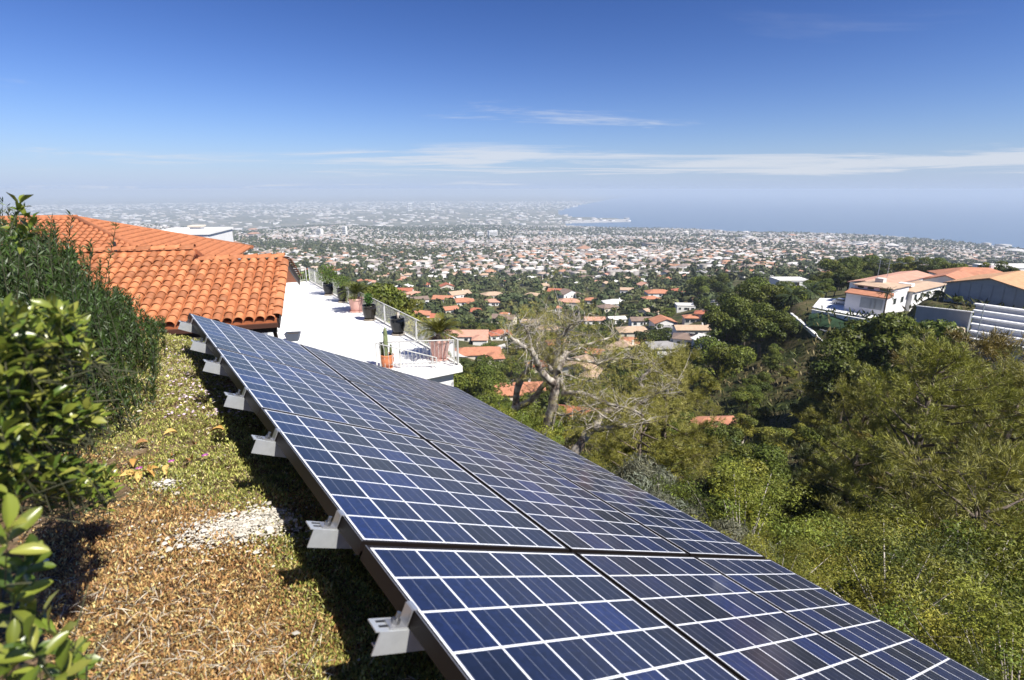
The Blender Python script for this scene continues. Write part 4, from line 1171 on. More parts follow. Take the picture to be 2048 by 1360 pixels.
LIMBS = [
 ([(380, 1290), (430, 1140), (480, 960), (500, 800), (512, 650), (505, 500), (530, 350), (600, 290), (660, 250)], 82, 18, 0, .2),
 ([(490, 760), (420, 700), (350, 610), (310, 510), (280, 440), (200, 420), (130, 360), (60, 300), (10, 330)], 50, 14, 0, -.9),
 ([(280, 440), (262, 340), (250, 250), (300, 215), (330, 240)], 28, 10, -.3, -.2),
 ([(262, 330), (220, 240), (180, 200)], 18, 6, -.3, -.8),
 ([(525, 640), (560, 540), (590, 470), (575, 440)], 52, 34, 0, .4),
 ([(470, 640), (430, 560), (370, 520), (330, 490)], 26, 10, 0, .7),
 ([(500, 620), (450, 540), (420, 470), (380, 470)], 24, 8, .1, .9),
 ([(560, 850), (640, 840), (760, 850), (860, 890), (980, 940), (1120, 970), (1260, 1020), (1300, 1050)], 36, 10, 0, -1.4),
 ([(690, 870), (780, 940), (900, 1030), (1020, 1100)], 20, 8, -.3, -1.2),
 ([(470, 1010), (560, 1040), (680, 1030), (800, 990)], 18, 7, 0, -1.0),
 ([(700, 1030), (770, 1080), (790, 1180)], 10, 5, -.7, -1.0),
 ([(600, 530), (720, 545), (880, 575), (1000, 540), (1180, 520), (1260, 540)], 20, 8, .3, 1.6),
 ([(560, 480), (660, 470), (740, 420), (850, 380), (1000, 340), (1040, 310)], 20, 8, .3, 1.4),
 ([(740, 430), (820, 480), (880, 560), (900, 600)], 12, 6, .7, 1.0),
 ([(850, 580), (900, 540), (970, 515)], 9, 4, 1.0, 1.6),
 ([(550, 660), (640, 690), (760, 730), (920, 745)], 18, 6, 0, 1.2),
 ([(545, 700), (570, 790), (590, 840)], 34, 26, .1, 0),
 ([(540, 340), (470, 260), (420, 190), (400, 120)], 14, 4, .2, .6),
 ([(560, 320), (640, 230), (720, 190), (800, 200)], 16, 5, .2, -.4),
 ([(600, 300), (560, 200), (520, 130)], 12, 4, .2, .5),
 ([(350, 480), (330, 380), (380, 300), (420, 250)], 14, 5, -.2, .4),
 ([(140, 975), (150, 820), (200, 700), (260, 620), (295, 560), (320, 500)], 46, 22, 1.4, 1.0),
 ([(120, 985), (250, 930), (340, 860), (400, 760), (430, 740)], 44, 24, 1.3, .6),
 ([(660, 1420), (720, 1320), (790, 1200), (870, 1140), (900, 1070), (960, 1010), (1060, 990), (1200, 990), (1300, 915), (1370, 870), (1500, 800), (1660, 690)], 64, 10, -.6, .6),
 ([(850, 1170), (930, 1165), (1030, 1150), (1150, 1135)], 40, 26, -.6, -.9),
 ([(1290, 790), (1260, 740), (1300, 690), (1380, 620), (1400, 570), (1350, 560)], 26, 8, .5, .8),
 ([(1370, 880), (1460, 810), (1530, 830)], 14, 5, .3, .8),
 ([(1200, 1000), (1260, 1050), (1330, 1100)], 20, 8, -.2, -.4),
]
QS = []
mb = MB()
for i, (pts, w0, w1, d0, d1) in enumerate(LIMBS):
    if i in (0, 21, 23): mb = MB()
    QS.append(limb(mb, pts, w0, w1, d0, d1))
    if i in (20, 22, 27): mb.build('trunk', M['barkpale'], gp, True)
rs = np.random.default_rng(31); tw = MB(); tips, dirs = [], []
for i, Q in enumerate(QS):
    m = len(Q)
    for q in range(int(m * 1.9)):
        k = rs.integers(max(1, int(m * (.45 if i in (0, 23) else .25))), m); p = np.array(Q[k])
        dr = rs.normal(size=3) * np.array([1, .8, .7]) + np.array([.15, 0, .45]); dr /= np.linalg.norm(dr)
        L_ = rs.uniform(.2, .75); e1 = p + dr * L_ * .5 + rs.normal(0, .06, 3); e2 = e1 + (dr + rs.normal(0, .4, 3)) * L_ * .5
        tw.tube([p, e1, e2], [.014, .009, .004], 4, cap=False)
        for _ in range(2):
            e3 = e1 + (e2 - e1) * rs.random() + rs.normal(0, .15, 3); tw.tube([e1, e3], [.006, .003], 3, cap=False)
        bare = (p[2] + gp.location.z > at_d(1000, 690, DP).z) and rs.random() < .45
        if not bare:
            for _ in range(4): tips.append(e2 + rs.normal(0, .17, 3)); dirs.append(dr + np.array([0, 0, .3]))
# hanging olive needle sprays between the limbs, thicker to the lower right
for _ in range(1000):
    x = rs.uniform(600, 1700); y = 250 + 900 * rs.random() ** .8
    if y < 330 + .10 * abs(x - 700): continue
    if rs.random() < .35 and x < 800: continue
    tips.append(np.array(zp(x, y, rs.uniform(-1.2, 2.4)))); dirs.append(rs.normal(size=3) + np.array([0, 0, .6]))
for _ in range(260):
    tips.append(np.array(zp(rs.uniform(0, 600), 120 + 420 * rs.random(), rs.uniform(-.8, 1.2)))); dirs.append(rs.normal(size=3) + np.array([0, 0, .6]))
tw.build('twigs', M['twig'], gp)
D_ = np.array(dirs); D_ /= np.linalg.norm(D_, axis=1, keepdims=True)
link(bpy.data.objects.new('crown', tuft_mesh('pine_needles', np.array(tips), D_, 13, .17, .007, (.3, .27, .06), rs)), gp)

# ------------------------------------------------------------------ foreground: rosemary
ros = empty('rosemary_bush', (-3.6, 4.2, tz(-3.6, 4.2)))
props(ros, 'dark green upright rosemary bush on the bank before the tiled roof', 'shrub')
rs = np.random.default_rng(41); st = MB(); C_all, D_all = [], []
SKY = [(-250, 370), (0, 425), (60, 440), (110, 448), (170, 480), (205, 520), (235, 575), (290, 585), (325, 640)]
def ros_top(px): return float(np.interp(px, [a for a, b_ in SKY], [b_ for a, b_ in SKY]))
cnt = 0
while cnt < 1500:
    x, y = rs.uniform(-6.2, -2.2), rs.uniform(2.3, 5.6)
    z0 = tz(x, y); px, py = to_px((x, y, z0))
    edge = 322 - max(0, (py - 745)) * .42
    if px > edge or px < -420: continue
    topz = at_d(min(px + 20, 322), ros_top(px + 20), math.hypot(x, y)).z
    h = (topz - z0) * (1.06 - .5 * rs.random() ** 2.2) * min(1, .35 + (edge - px) / 70)
    h = min(max(h, .2), 1.75) * (1.1 if rs.random() < .08 else .97)
    lean = rs.normal(0, .09, 2); cnt += 1
    base = np.array([x, y, z0]) + np.array([rs.normal(0, .05), rs.normal(0, .05), 0]); n = int(36 + 84 * h)
    t = np.sort(rs.random(n)) ** .8
    P = base + np.stack([lean[0] * t * h * 1.3, lean[1] * t * h * 1.3, t * h], 1)
    a = rs.uniform(0, 6.28, n); el = rs.uniform(.45, 1.25, n)
    C_all.append(P); D_all.append(np.stack([np.cos(a) * np.cos(el), np.sin(a) * np.cos(el), np.sin(el)], 1))
    st.tube([base - np.array(ros.location), P[-1] - np.array(ros.location)], [.004, .0015], 3, cap=False)
C = np.vstack(C_all) - np.array(ros.location); D = np.vstack(D_all); n = len(C)
hgt = np.clip((C[:, 2]) / 1.2, 0, 1)[:, None]
V_, F_, C_ = leafset(C, D, rand_dirs(n), rs.uniform(.034, .056, n), .0078, np.array([[.036, .068, .010]]) * rs.uniform(.7, 1.5, (n, 1)), .25, rs)
link(bpy.data.objects.new('foliage', np_mesh('rosemary_leaves', V_, F_, M['needle'], C_)), ros)
st.build('stems', mat('rosemary_stem', (.05, .05, .025), .9), ros)

# ------------------------------------------------------------------ foreground: broad-leaved shrub, near leaves one by one
def leaf_mesh(name, ln, wd, col, bend, cup, low=False):
    prof = [(0, .05), (.12, .28), (.35, .78), (.6, 1.0), (.8, .86), (.93, .5), (1.0, .06)]
    if low: prof = [(0, .08), (.35, .8), (.68, .98), (1.0, .1)]
    cs = (-1, 0, 1) if low else (-1, -.5, 0, .5, 1); nc_ = len(cs)
    vs = []; fs = []; cols = []
    for t, w in prof:
        z = bend * ln * (t - t * t * 1.6)
        for sgn in cs: vs.append((sgn * w * wd / 2, t * ln, z + cup * wd * sgn * sgn * w)); cols.append([c * (1.12 if sgn == 0 else 1) for c in col])
    for i in range(len(prof) - 1):
        for k in range(nc_ - 1): fs.append((i * nc_ + k, i * nc_ + k + 1, (i + 1) * nc_ + k + 1, (i + 1) * nc_ + k))
    return np_mesh(name, np.array(vs), np.array(fs), M['leafbig'], np.array(cols), smooth=True)
LM = [leaf_mesh('leaf_%d' % i, 1.0, rnd.uniform(.36, .46), c, rnd.uniform(-.05, .3), rnd.uniform(.08, .3)) for i, c in enumerate([(.14, .19, .026), (.2, .235, .036), (.085, .135, .022), (.29, .3, .06), (.115, .16, .022), (.18, .21, .032)])]
LMLOW = [leaf_mesh('leaf_low_%d' % i, 1.0, rnd.uniform(.36, .46), c, rnd.uniform(-.05, .3), rnd.uniform(.08, .3), True) for i, c in enumerate([(.14, .19, .026), (.2, .235, .036), (.085, .135, .022), (.27, .28, .055)])]
shr = empty('broadleaf_shrub', (-2.2, 2.0, tz(-2.2, 2.0)))
props(shr, 'glossy yellow-green broad-leaved shrub at the left edge, before the rosemary', 'shrub')
L0 = Vector(shr.location)
whorls = []
rs = np.random.default_rng(51)
def add_whorl(px, py, d, s): whorls.append((at_d(px, py, d), s))
for (px, py) in [(40, 405), (52, 430), (30, 445), (60, 455), (42, 475)]: add_whorl(px, py, 2.75, .055)
for _ in range(760):
    px = rs.uniform(-60, 215); py = rs.uniform(615, 985)
    lim = np.interp(py, [600, 640, 700, 760, 830, 860, 900, 950, 1000], [110, 150, 190, 130, 200, 150, 60, 215, 200])
    if px > lim: continue
    add_whorl(px, py, 1.22 + .6 * rs.random() + .35 * max(0, px) / 215, rs.uniform(.027, .044))
for _ in range(46): add_whorl(rs.uniform(60, 225), rs.uniform(930, 1010), 2.3, .042)
for (px, py) in [(15, 1060), (30, 1180), (60, 1210), (95, 1255), (130, 1290), (150, 1310), (60, 1290), (20, 1300), (80, 1335), (40, 1240), (120, 1340), (0, 1150), (10, 1340), (55, 1120), (150, 1345)]:
    add_whorl(px, py, 1.02 + .25 * rs.random(), .053)
near_leaf = []; mer = []
br = MB()
for (P, s) in whorls:
    ax = Vector((rs.normal(.25, .35), rs.normal(-.15, .35), 1.0)).normalized()
    b0 = P - ax * s * 2.2; root = Vector((P.x + rs.normal(-.06, .05), P.y + rs.normal(.06, .05), P.z - rs.uniform(.08, .16)))
    br.tube([root - L0, (b0 + (root - b0) * .35) - L0, b0 - L0, P - L0], [.0016, .0015, .0013, .001], 3, cap=False)
    k0 = rs.uniform(0, 6.28)
    for k in range(7):
        a = k0 + k * 2.4; up = .2 + .13 * k
        side = ax.orthogonal().normalized(); side = Quaternion(ax, a) @ side
        dr = (side * (1.15 - .13 * k) + ax * up).normalized()
        nrm = (ax * 1.0 - dr * ax.dot(dr) + Vector(rs.normal(0, .18, 3))).normalized(); sd = dr.cross(nrm).normalized(); nrm = sd.cross(dr)
        base = P - ax * s * (.9 - .15 * k); ln = s * rs.uniform(.75, 1.15)
        Mx = Matrix(((sd.x, dr.x, nrm.x, base.x), (sd.y, dr.y, nrm.y, base.y), (sd.z, dr.z, nrm.z, base.z), (0, 0, 0, 1)))
        near_leaf.append((base.length, Mx, ln))
near_leaf.sort(key=lambda q: q[0])
Linv = Matrix.Translation(-L0)
for (d_, Mx, ln) in near_leaf[:300]:
    o = bpy.data.objects.new('leaf', rnd.choice(LM)); link(o, shr); o.matrix_parent_inverse = Matrix.Identity(4)
    o.matrix_basis = Linv @ Mx @ Matrix.Scale(ln, 4)
Vs, Fs, Cs, off = [], [], [], 0
for (d_, Mx, ln) in near_leaf[300:]:
    me = rnd.choice(LMLOW); nv = len(me.vertices); co = np.empty(nv * 3, np.float32); me.vertices.foreach_get('co', co)
    A = np.array(Linv @ Mx @ Matrix.Scale(ln, 4)); co = co.reshape(-1, 3) @ A[:3, :3].T + A[:3, 3]
    cc = np.empty(nv * 4, np.float32); me.attributes['col'].data.foreach_get('color', cc)
    Vs.append(co); Cs.append(cc.reshape(-1, 4)[:, :3] * rnd.uniform(.8, 1.2)); Fs.append(np.array([list(p.vertices) for p in me.polygons]) + off); off += nv
fo = link(bpy.data.objects.new('foliage', np_mesh('shrub_leaves', np.vstack(Vs), np.vstack(Fs), M['leafbig'], np.vstack(Cs), True)), shr); fo['kind'] = 'stuff'
bo_ = br.build('branches', mat('green_stem', (.05, .05, .02), .7), shr); bo_['kind'] = 'stuff'

# ------------------------------------------------------------------ foreground: ground cover on the bank
rs = np.random.default_rng(61)
n = 380000
d = 1.0 + 7.5 * rs.random(n) ** 1.7; az = np.radians(rs.uniform(-47, 12, n)); x, y = d * np.sin(az), d * np.cos(az)
s, v = (x - A0.x) * .8 + (y - A0.y) * .6, (x - A0.x) * .6 - (y - A0.y) * .8
kp = (s < .35) & (s > -3.2) & (y > .3); x, y, d, s = x[kp], y[kp], d[kp], s[kp]; n = len(x)
z = terrain(x, y)
f1 = _vnoise(x * 2.3 + 1, y * 2.3) + .5 * _vnoise(x * 6 + 4, y * 6); f2 = _vnoise(x * 1.4 + 7, y * 1.4 + 2) + .45 * _vnoise(x * 5, y * 5 + 3); f3 = _vnoise(x * 3.1 + 11, y * 3.1 + 5)
PALC = np.array([(.26, .28, .055), (.40, .39, .10), (.50, .32, .12), (.35, .18, .07), (.66, .58, .42), (.16, .18, .04), (.58, .49, .2)])
side = np.clip((s + .65) / .5, 0, 1)                               # greener towards the array
gk = np.clip(.60 + 1.15 * f1 + .6 * (side - .45) + .3 * (d > 3.6), 0, 1)
dk = np.clip(.18 + .5 * (f2 - .2), .1, .8)
wts = np.stack([gk, gk * .8, (1 - gk) * .9, (1 - gk) * .75, dk, gk * .35, .3 + 0 * gk], 1); wts /= wts.sum(1, keepdims=True)
pick = (rs.random((n, 1)) > np.cumsum(wts, 1)).sum(1).clip(0, 6)
col = PALC[pick] * rs.uniform(.65, 1.35, (n, 1)); dry = pick == 4
white = np.array([.6, .55, .46])
fw = f2 + .6 * _vnoise(x * 9 + 3, y * 9) + .5 * _vnoise(x * 17, y * 17 + 1)
wc = [at_z(470, 1105, -1.46), at_z(540, 1080, -1.46), at_z(330, 1010, -1.46)]
for q, r_ in zip(wc, (.2, .16, .11)):
    m = (1.35 - np.hypot(x - q.x, (y - q.y)) / r_ + .3 * fw > .5 + .5 * rs.random(n)) & (np.hypot(x - q.x, y - q.y) < r_ * 1.3); col[m] = white * rs.uniform(.6, 1.1, (m.sum(), 1)); dry |= m
bare = (f3 + .35 * _vnoise(x * 11, y * 11 + 2) < -.55) & (rs.random(n) < .85)
x, y, z, d, col, dry, f1 = [q[~bare] for q in (x, y, z, d, col, dry, f1)]; n = len(x)
mound = .035 * (1 + np.sin(x * 17 + 2 * np.sin(y * 11)) * np.sin(y * 19 + 2 * np.cos(x * 13)))
D = rand_dirs(n, rs) * .7 + np.array([0, 0, .85]); D[dry] = rand_dirs(int(dry.sum()), rs) * np.array([1, 1, .25])
D /= np.linalg.norm(D, axis=1, keepdims=True)
ln = rs.uniform(.008, .018, n) * (1 + .12 * d); ln[dry] *= 1.7
wd = np.where(dry, .0016, .0026) * (1 + .16 * d)
B = np.stack([x, y, z + mound * rs.random(n) * np.where(dry, .4, 1)], 1)
a = np.cross(D, rand_dirs(n, rs)); a /= np.linalg.norm(a, axis=1, keepdims=True); b2 = np.cross(D, a)
tip = B + D * ln[:, None]; midp = B + D * ln[:, None] * .55
V_, F_, C2 = leafset(B, D, a, ln, wd * 1.5, col, .08, rs, fold=.5)
gc = link(bpy.data.objects.new('ground_cover', np_mesh('ground_cover', V_, F_, M['succ'], C2)))
props(gc, 'mat of succulent ground cover, green near the array and russet beside the shrub', None, None, 'stuff')
# pale chips and pebbles of the bare patch, and stones here and there
g = np.random.default_rng(64); CH = []
for (px, py, rx, n_) in [(465, 1110, .17, 2000), (525, 1085, .13, 900), (340, 1010, .07, 150), (540, 1062, .08, 300)]:
    q = at_z(px, py, -1.46)
    p = g.standard_t(4, (n_, 2)) * rx * .38 * np.array([1.1, .8]); CH.append(np.stack([q.x + p[:, 0] + .3 * p[:, 1], q.y + p[:, 1]], 1))
CH.append(np.stack([g.uniform(-2.6, -.2, 350), g.uniform(.9, 5.0, 350)], 1)); CH = np.vstack(CH)
ks = ((CH[:, 0] - A0.x) * .8 + (CH[:, 1] - A0.y) * .6) < .2; CH = CH[ks]; m = len(CH)
r_ = g.uniform(.0022, .0068, m) * (1 + 1.6 * (g.random(m) < .05)); zc_ = terrain(CH[:, 0], CH[:, 1]) + g.uniform(.02, .05, m)
oc = np.array([(1, 0, 0), (0, 1, 0), (-1, 0, 0), (0, -1, 0), (0, 0, .6), (0, 0, -.6)]); fo_ = np.array([(0, 1, 4), (1, 2, 4), (2, 3, 4), (3, 0, 4)])
V1 = (oc[None] * g.uniform(.6, 1.4, (m, 6, 1)) * r_[:, None, None] + np.stack([CH[:, 0], CH[:, 1], zc_], 1)[:, None]).reshape(-1, 3)
F1 = (np.arange(m)[:, None, None] * 6 + fo_[None]).reshape(-1, 3)
C1 = np.repeat(np.array([[.62, .57, .48]]) * g.uniform(.5, 1.2, (m, 1)), 6, 0)
props(link(bpy.data.objects.new('pale_gravel', np_mesh('pale_gravel', V1, F1, M['attr'], C1))), 'patch of whitish stone chips on the bank beside the rails', None, None, 'stuff')
# dry straw strands lying over the mat
n = 9000
d = 1.1 + 5.5 * rs.random(n) ** 1.5; az = np.radians(rs.uniform(-46, 8, n)); x, y = d * np.sin(az), d * np.cos(az)
s = (x - A0.x) * .8 + (y - A0.y) * .6; q = _vnoise(x * 1.4 + 7, y * 1.4 + 2) + .5 * _vnoise(x * 4.3, y * 4.3 + 3) + .35 * (d < 2.2)
kp = (s < .2) & (s > -2.4) & (q > -.35 + .6 * rs.random(n)); x, y, d = x[kp], y[kp], d[kp]; n = len(x)
P0 = np.stack([x, y, terrain(x, y) + rs.uniform(.02, .065, n)], 1); dr = rand_dirs(n, rs) * np.array([1, 1, .22]); dr /= np.linalg.norm(dr, axis=1, keepdims=True)
V1, F1, C1 = leafset(P0, dr, np.tile([[0, 0, 1.]], (n, 1)) + rs.normal(0, .3, (n, 3)), rs.uniform(.02, .085, n), .0019 * (1 + .25 * d), np.array([[.66, .58, .44]]) * rs.uniform(.6, 1.15, (n, 1)), .12, rs, fold=1.2)
props(link(bpy.data.objects.new('dry_straw', np_mesh('dry_straw', V1, F1, M['succ'], C1))), 'dry pale straw strands lying over the ground cover', None, None, 'stuff')
# fallen leaves, flowers and pebbles
fl_me = [leaf_mesh('dry_leaf_%d' % i, .06, .03, c, rnd.uniform(.2, .6), .4) for i, c in enumerate([(.42, .24, .06), (.5, .33, .1), (.3, .15, .05)])]
for m in fl_me: m.materials.clear(); m.materials.append(M['attr'])
LEAFSPOT = [(330, 885), (300, 900), (385, 945), (290, 985), (360, 1020), (250, 1010), (340, 1045), (240, 1035), (310, 1090), (420, 880), (270, 950), (210, 1080), (395, 905), (450, 870), (345, 930), (265, 1065), (300, 1040), (225, 1000)]
for i, (px, py) in enumerate(LEAFSPOT):
    P = on_terrain(px, py, 1.2)
    o = inst('fallen_leaf', rnd.choice(fl_me), None, (P.x, P.y, tz(P.x, P.y) + .045), (rnd.uniform(-.5, .5), rnd.uniform(-.5, .5), rnd.uniform(0, 6)), rnd.uniform(.8, 1.4))
    props(o, 'curled tan leaf fallen on the ground cover beside the shrub', 'leaf', 'dry leaves fallen on the bank')
flm = mat('magenta_petal', (.42, .05, .4), .6)
for (px, py, lb) in [(428, 1014, 'magenta ice-plant flower on green cover below the rail shadow'), (287, 980, 'magenta ice-plant flower among the fallen leaves'), (410, 1273, 'magenta ice-plant flower low on the russet cover')]:
    P = on_terrain(px, py, 1.2); o = empty('ice_plant_flower', (P.x, P.y, tz(P.x, P.y) + .06)); props(o, lb, 'flower', 'magenta flowers on the bank')
    mb = MB()
    for k in range(14):
        a = k * 6.283 / 14; ca, sa = math.cos(a), math.sin(a)
        mb.quad((.003 * ca, .003 * sa, 0), (.012 * ca - .002 * sa, .012 * sa + .002 * ca, .004), (.018 * ca, .018 * sa, .007), (.012 * ca + .002 * sa, .012 * sa - .002 * ca, .004))
    mb.build('petals', flm, o); MB().lathe([(.004, 0), (.005, .003), (.002, .005)], 8).build('flower_centre', M['potpink'], o)
pk = np.random.default_rng(71)
pinkm = mat('pale_pink_petal', (.55, .4, .5), .7)
n = 300; px_ = pk.uniform(335, 520, n); py_ = pk.uniform(690, 850, n); V_ = []
pts = [on_terrain(a, b_, 2.5) for a, b_ in zip(px_, py_) if b_ > 690 + (a - 380) * .5 - 30 and a < 420 + (b_ - 700) * .7]
C = np.array([(p.x, p.y, tz(p.x, p.y) + .05) for p in pts]); n = len(C)
V_, F_, C_ = leafset(C, rand_dirs(n, pk) * np.array([1, 1, .3]), np.tile([[0, 0, 1.0]], (n, 1)), .021, .02, np.array([[.6, .47, .56]]), .2, pk)
props(link(bpy.data.objects.new('pale_blossoms', np_mesh('pale_blossoms', V_, F_, M['attr'], C_))), 'tiny pale pink blossoms strewn over the far bank', None, None, 'stuff')
# ------------------------------------------------------------------ houses
WIN = {}
def window_part(parent, x, y, z, w, h, ang, mat_=None):
    key = (round(w, 2), round(h, 2))
    if key not in WIN:
        WIN[key] = (MB().box(-w / 2, w / 2, -0.05, 0.03, 0, h).mesh('pane', M['glass']),
                    MB().box(-w / 2 - .12, w / 2 + .12, -.03, .02, -.12, -.004).box(-w / 2 - .12, w / 2 + .12, -.03, .02, h + .004, h + .12).box(-w / 2 - .12, -w / 2 - .004, -.03, .02, -.003, h + .003).box(w / 2 + .004, w / 2 + .12, -.03, .02, -.003, h + .003).mesh('window', M['white']))
    o = inst('window', WIN[key][1], parent, (x, y, z), (0, 0, ang)); inst('pane', WIN[key][0], o)
def roof_shape(mb, w, d, wh, kind, pitch, ov=.5, th=.18):
    x0, x1, y0, y1 = -w / 2 - ov, w / 2 + ov, -ov, d + ov
    ze = wh - ov * pitch * .2
    if kind == 'flat':
        mb.box(x0 + ov * .7, x1 - ov * .7, y0 + ov * .7, y1 - ov * .7, wh + .003, wh + .35); return wh + .35
    if kind == 'gable':                        # ridge along x
        ym = d / 2; zr = ze + (ym + ov) * pitch
        top = [(x0, y0, ze), (x1, y0, ze), (x1, ym, zr), (x0, ym, zr), (x1, y1, ze), (x0, y1, ze)]
        f_ = [(0, 1, 2, 3), (3, 2, 4, 5)]
    elif kind == 'gabley':                     # ridge along y
        zr = ze + (w / 2 + ov) * pitch
        top = [(x0, y0, ze), (0, y0, zr), (0, y1, zr), (x0, y1, ze), (x1, y0, ze), (x1, y1, ze)]
        f_ = [(0, 1, 2, 3), (1, 4, 5, 2)]
    else:
        m = min(w / 2 + ov, d / 2 + ov) * .98; zr = ze + m * pitch; ym = d / 2
        if w >= d: r0, r1 = (x0 + m, ym, zr), (x1 - m, ym, zr)
        else: r0, r1 = (0, y0 + m, zr), (0, y1 - m, zr)
        top = [(x0, y0, ze), (x1, y0, ze), (x1, y1, ze), (x0, y1, ze), r0, r1]
        f_ = [(0, 1, 5, 4), (1, 2, 5), (2, 3, 4, 5), (3, 0, 4)] if w >= d else [(0, 1, 4), (1, 2, 5, 4), (2, 3, 5), (3, 0, 4, 5)]
    n_ = len(top); low = [(x, y, z - th) for x, y, z in top]
    mb.add(top + low, f_ + [tuple(i + n_ for i in reversed(q)) for q in f_])
    edge = {}
    for q in f_:
        for a, b_ in zip(q, q[1:] + q[:1]): edge[(a, b_)] = 1
    mb.add(top + low, [(b_, a, a + n_, b_ + n_) for (a, b_) in edge if (b_, a) not in edge])
    return zr
def make_house(P, w, d, rz, label, roof='orange', kind='hip', wall='white', wh=3.2, pitch=.36, group='houses of the hillside village', windows=3, chimney=False, wing=False, name='hillside_house', parts=True):
    o = empty(name, tuple(P), rz); props(o, label, 'house', group)
    mb = MB(); mb.box(-w / 2, w / 2, 0, d, -3.0, wh - .05)
    if kind == 'gable':
        for s in (-1, 1): mb.add([(s * (w / 2 - .01), 0.01, wh - .06), (s * (w / 2 - .01), d - .01, wh - .06), (s * (w / 2 - .01), d / 2, wh - .06 + d / 2 * pitch - .12)], [(0, 1, 2)])
    if kind == 'gabley':
        for y in (.01, d - .01): mb.add([(-w / 2 + .01, y, wh - .06), (w / 2 - .01, y, wh - .06), (0, y, wh - .06 + w / 2 * pitch - .12)], [(0, 1, 2)])
    mb.build('wall', WALLS[wall], o)
    rb = MB(); zr = roof_shape(rb, w, d, wh, kind, pitch)
    ro = rb.build('roof', ROOFS[roof], o)
    if not parts: return o
    for i in range(windows):
        window_part(o, -w / 2 + (i + .5) * w / windows + rnd.uniform(-.3, .3), -.02, rnd.uniform(.8, 1.0), rnd.choice((1.2, 1.8)), 1.3, 0)
    window_part(o, w / 2 + .02, d * .4, .9, 1.2, 1.3, math.pi / 2)
    MB().box(-.5, .5, -.05, .03, 0, 2.1).build('door', M['darkwood_shade'], o, loc=(w * .12, -.012, 0))
    if chimney: MB().box(-.4, .4, -.4, .4, wh, zr + .7).build('chimney', M['white'], ro, loc=(w * .22, d * .55, 0))
    if wing:
        mb = MB(); mb.box(w * .18, w * .5 - .2, -d * .55, -.003, -3, wh - .25); mb.build('wing_wall', WALLS[wall], o)
        rb = MB(); ww = w * .34
        roof_shape(rb, ww, d * .75, wh - .1, 'hip', pitch); g = rb.build('wing_roof', ROOFS[roof], o, loc=(w * .335, -d * .55, 0))
    return o
HOUSES = []
def vh(px, py, wpx, roof, label, rz=0.0, kind='hip', wall='white', ratio=.65, **k):
    P = on_terrain(px, py, 40); d = math.hypot(P.x, P.y); w = max(7, min(34, wpx * (P.y * CP - P.z * SP) / F))
    HOUSES.append((P.x, P.y, w)); view = -math.atan2(P.x, P.y)
    P.z -= .2
    return make_house(P, w, w * ratio if w < 18 else 11.5, rz + view * .6, label, roof, kind, wall, **k)
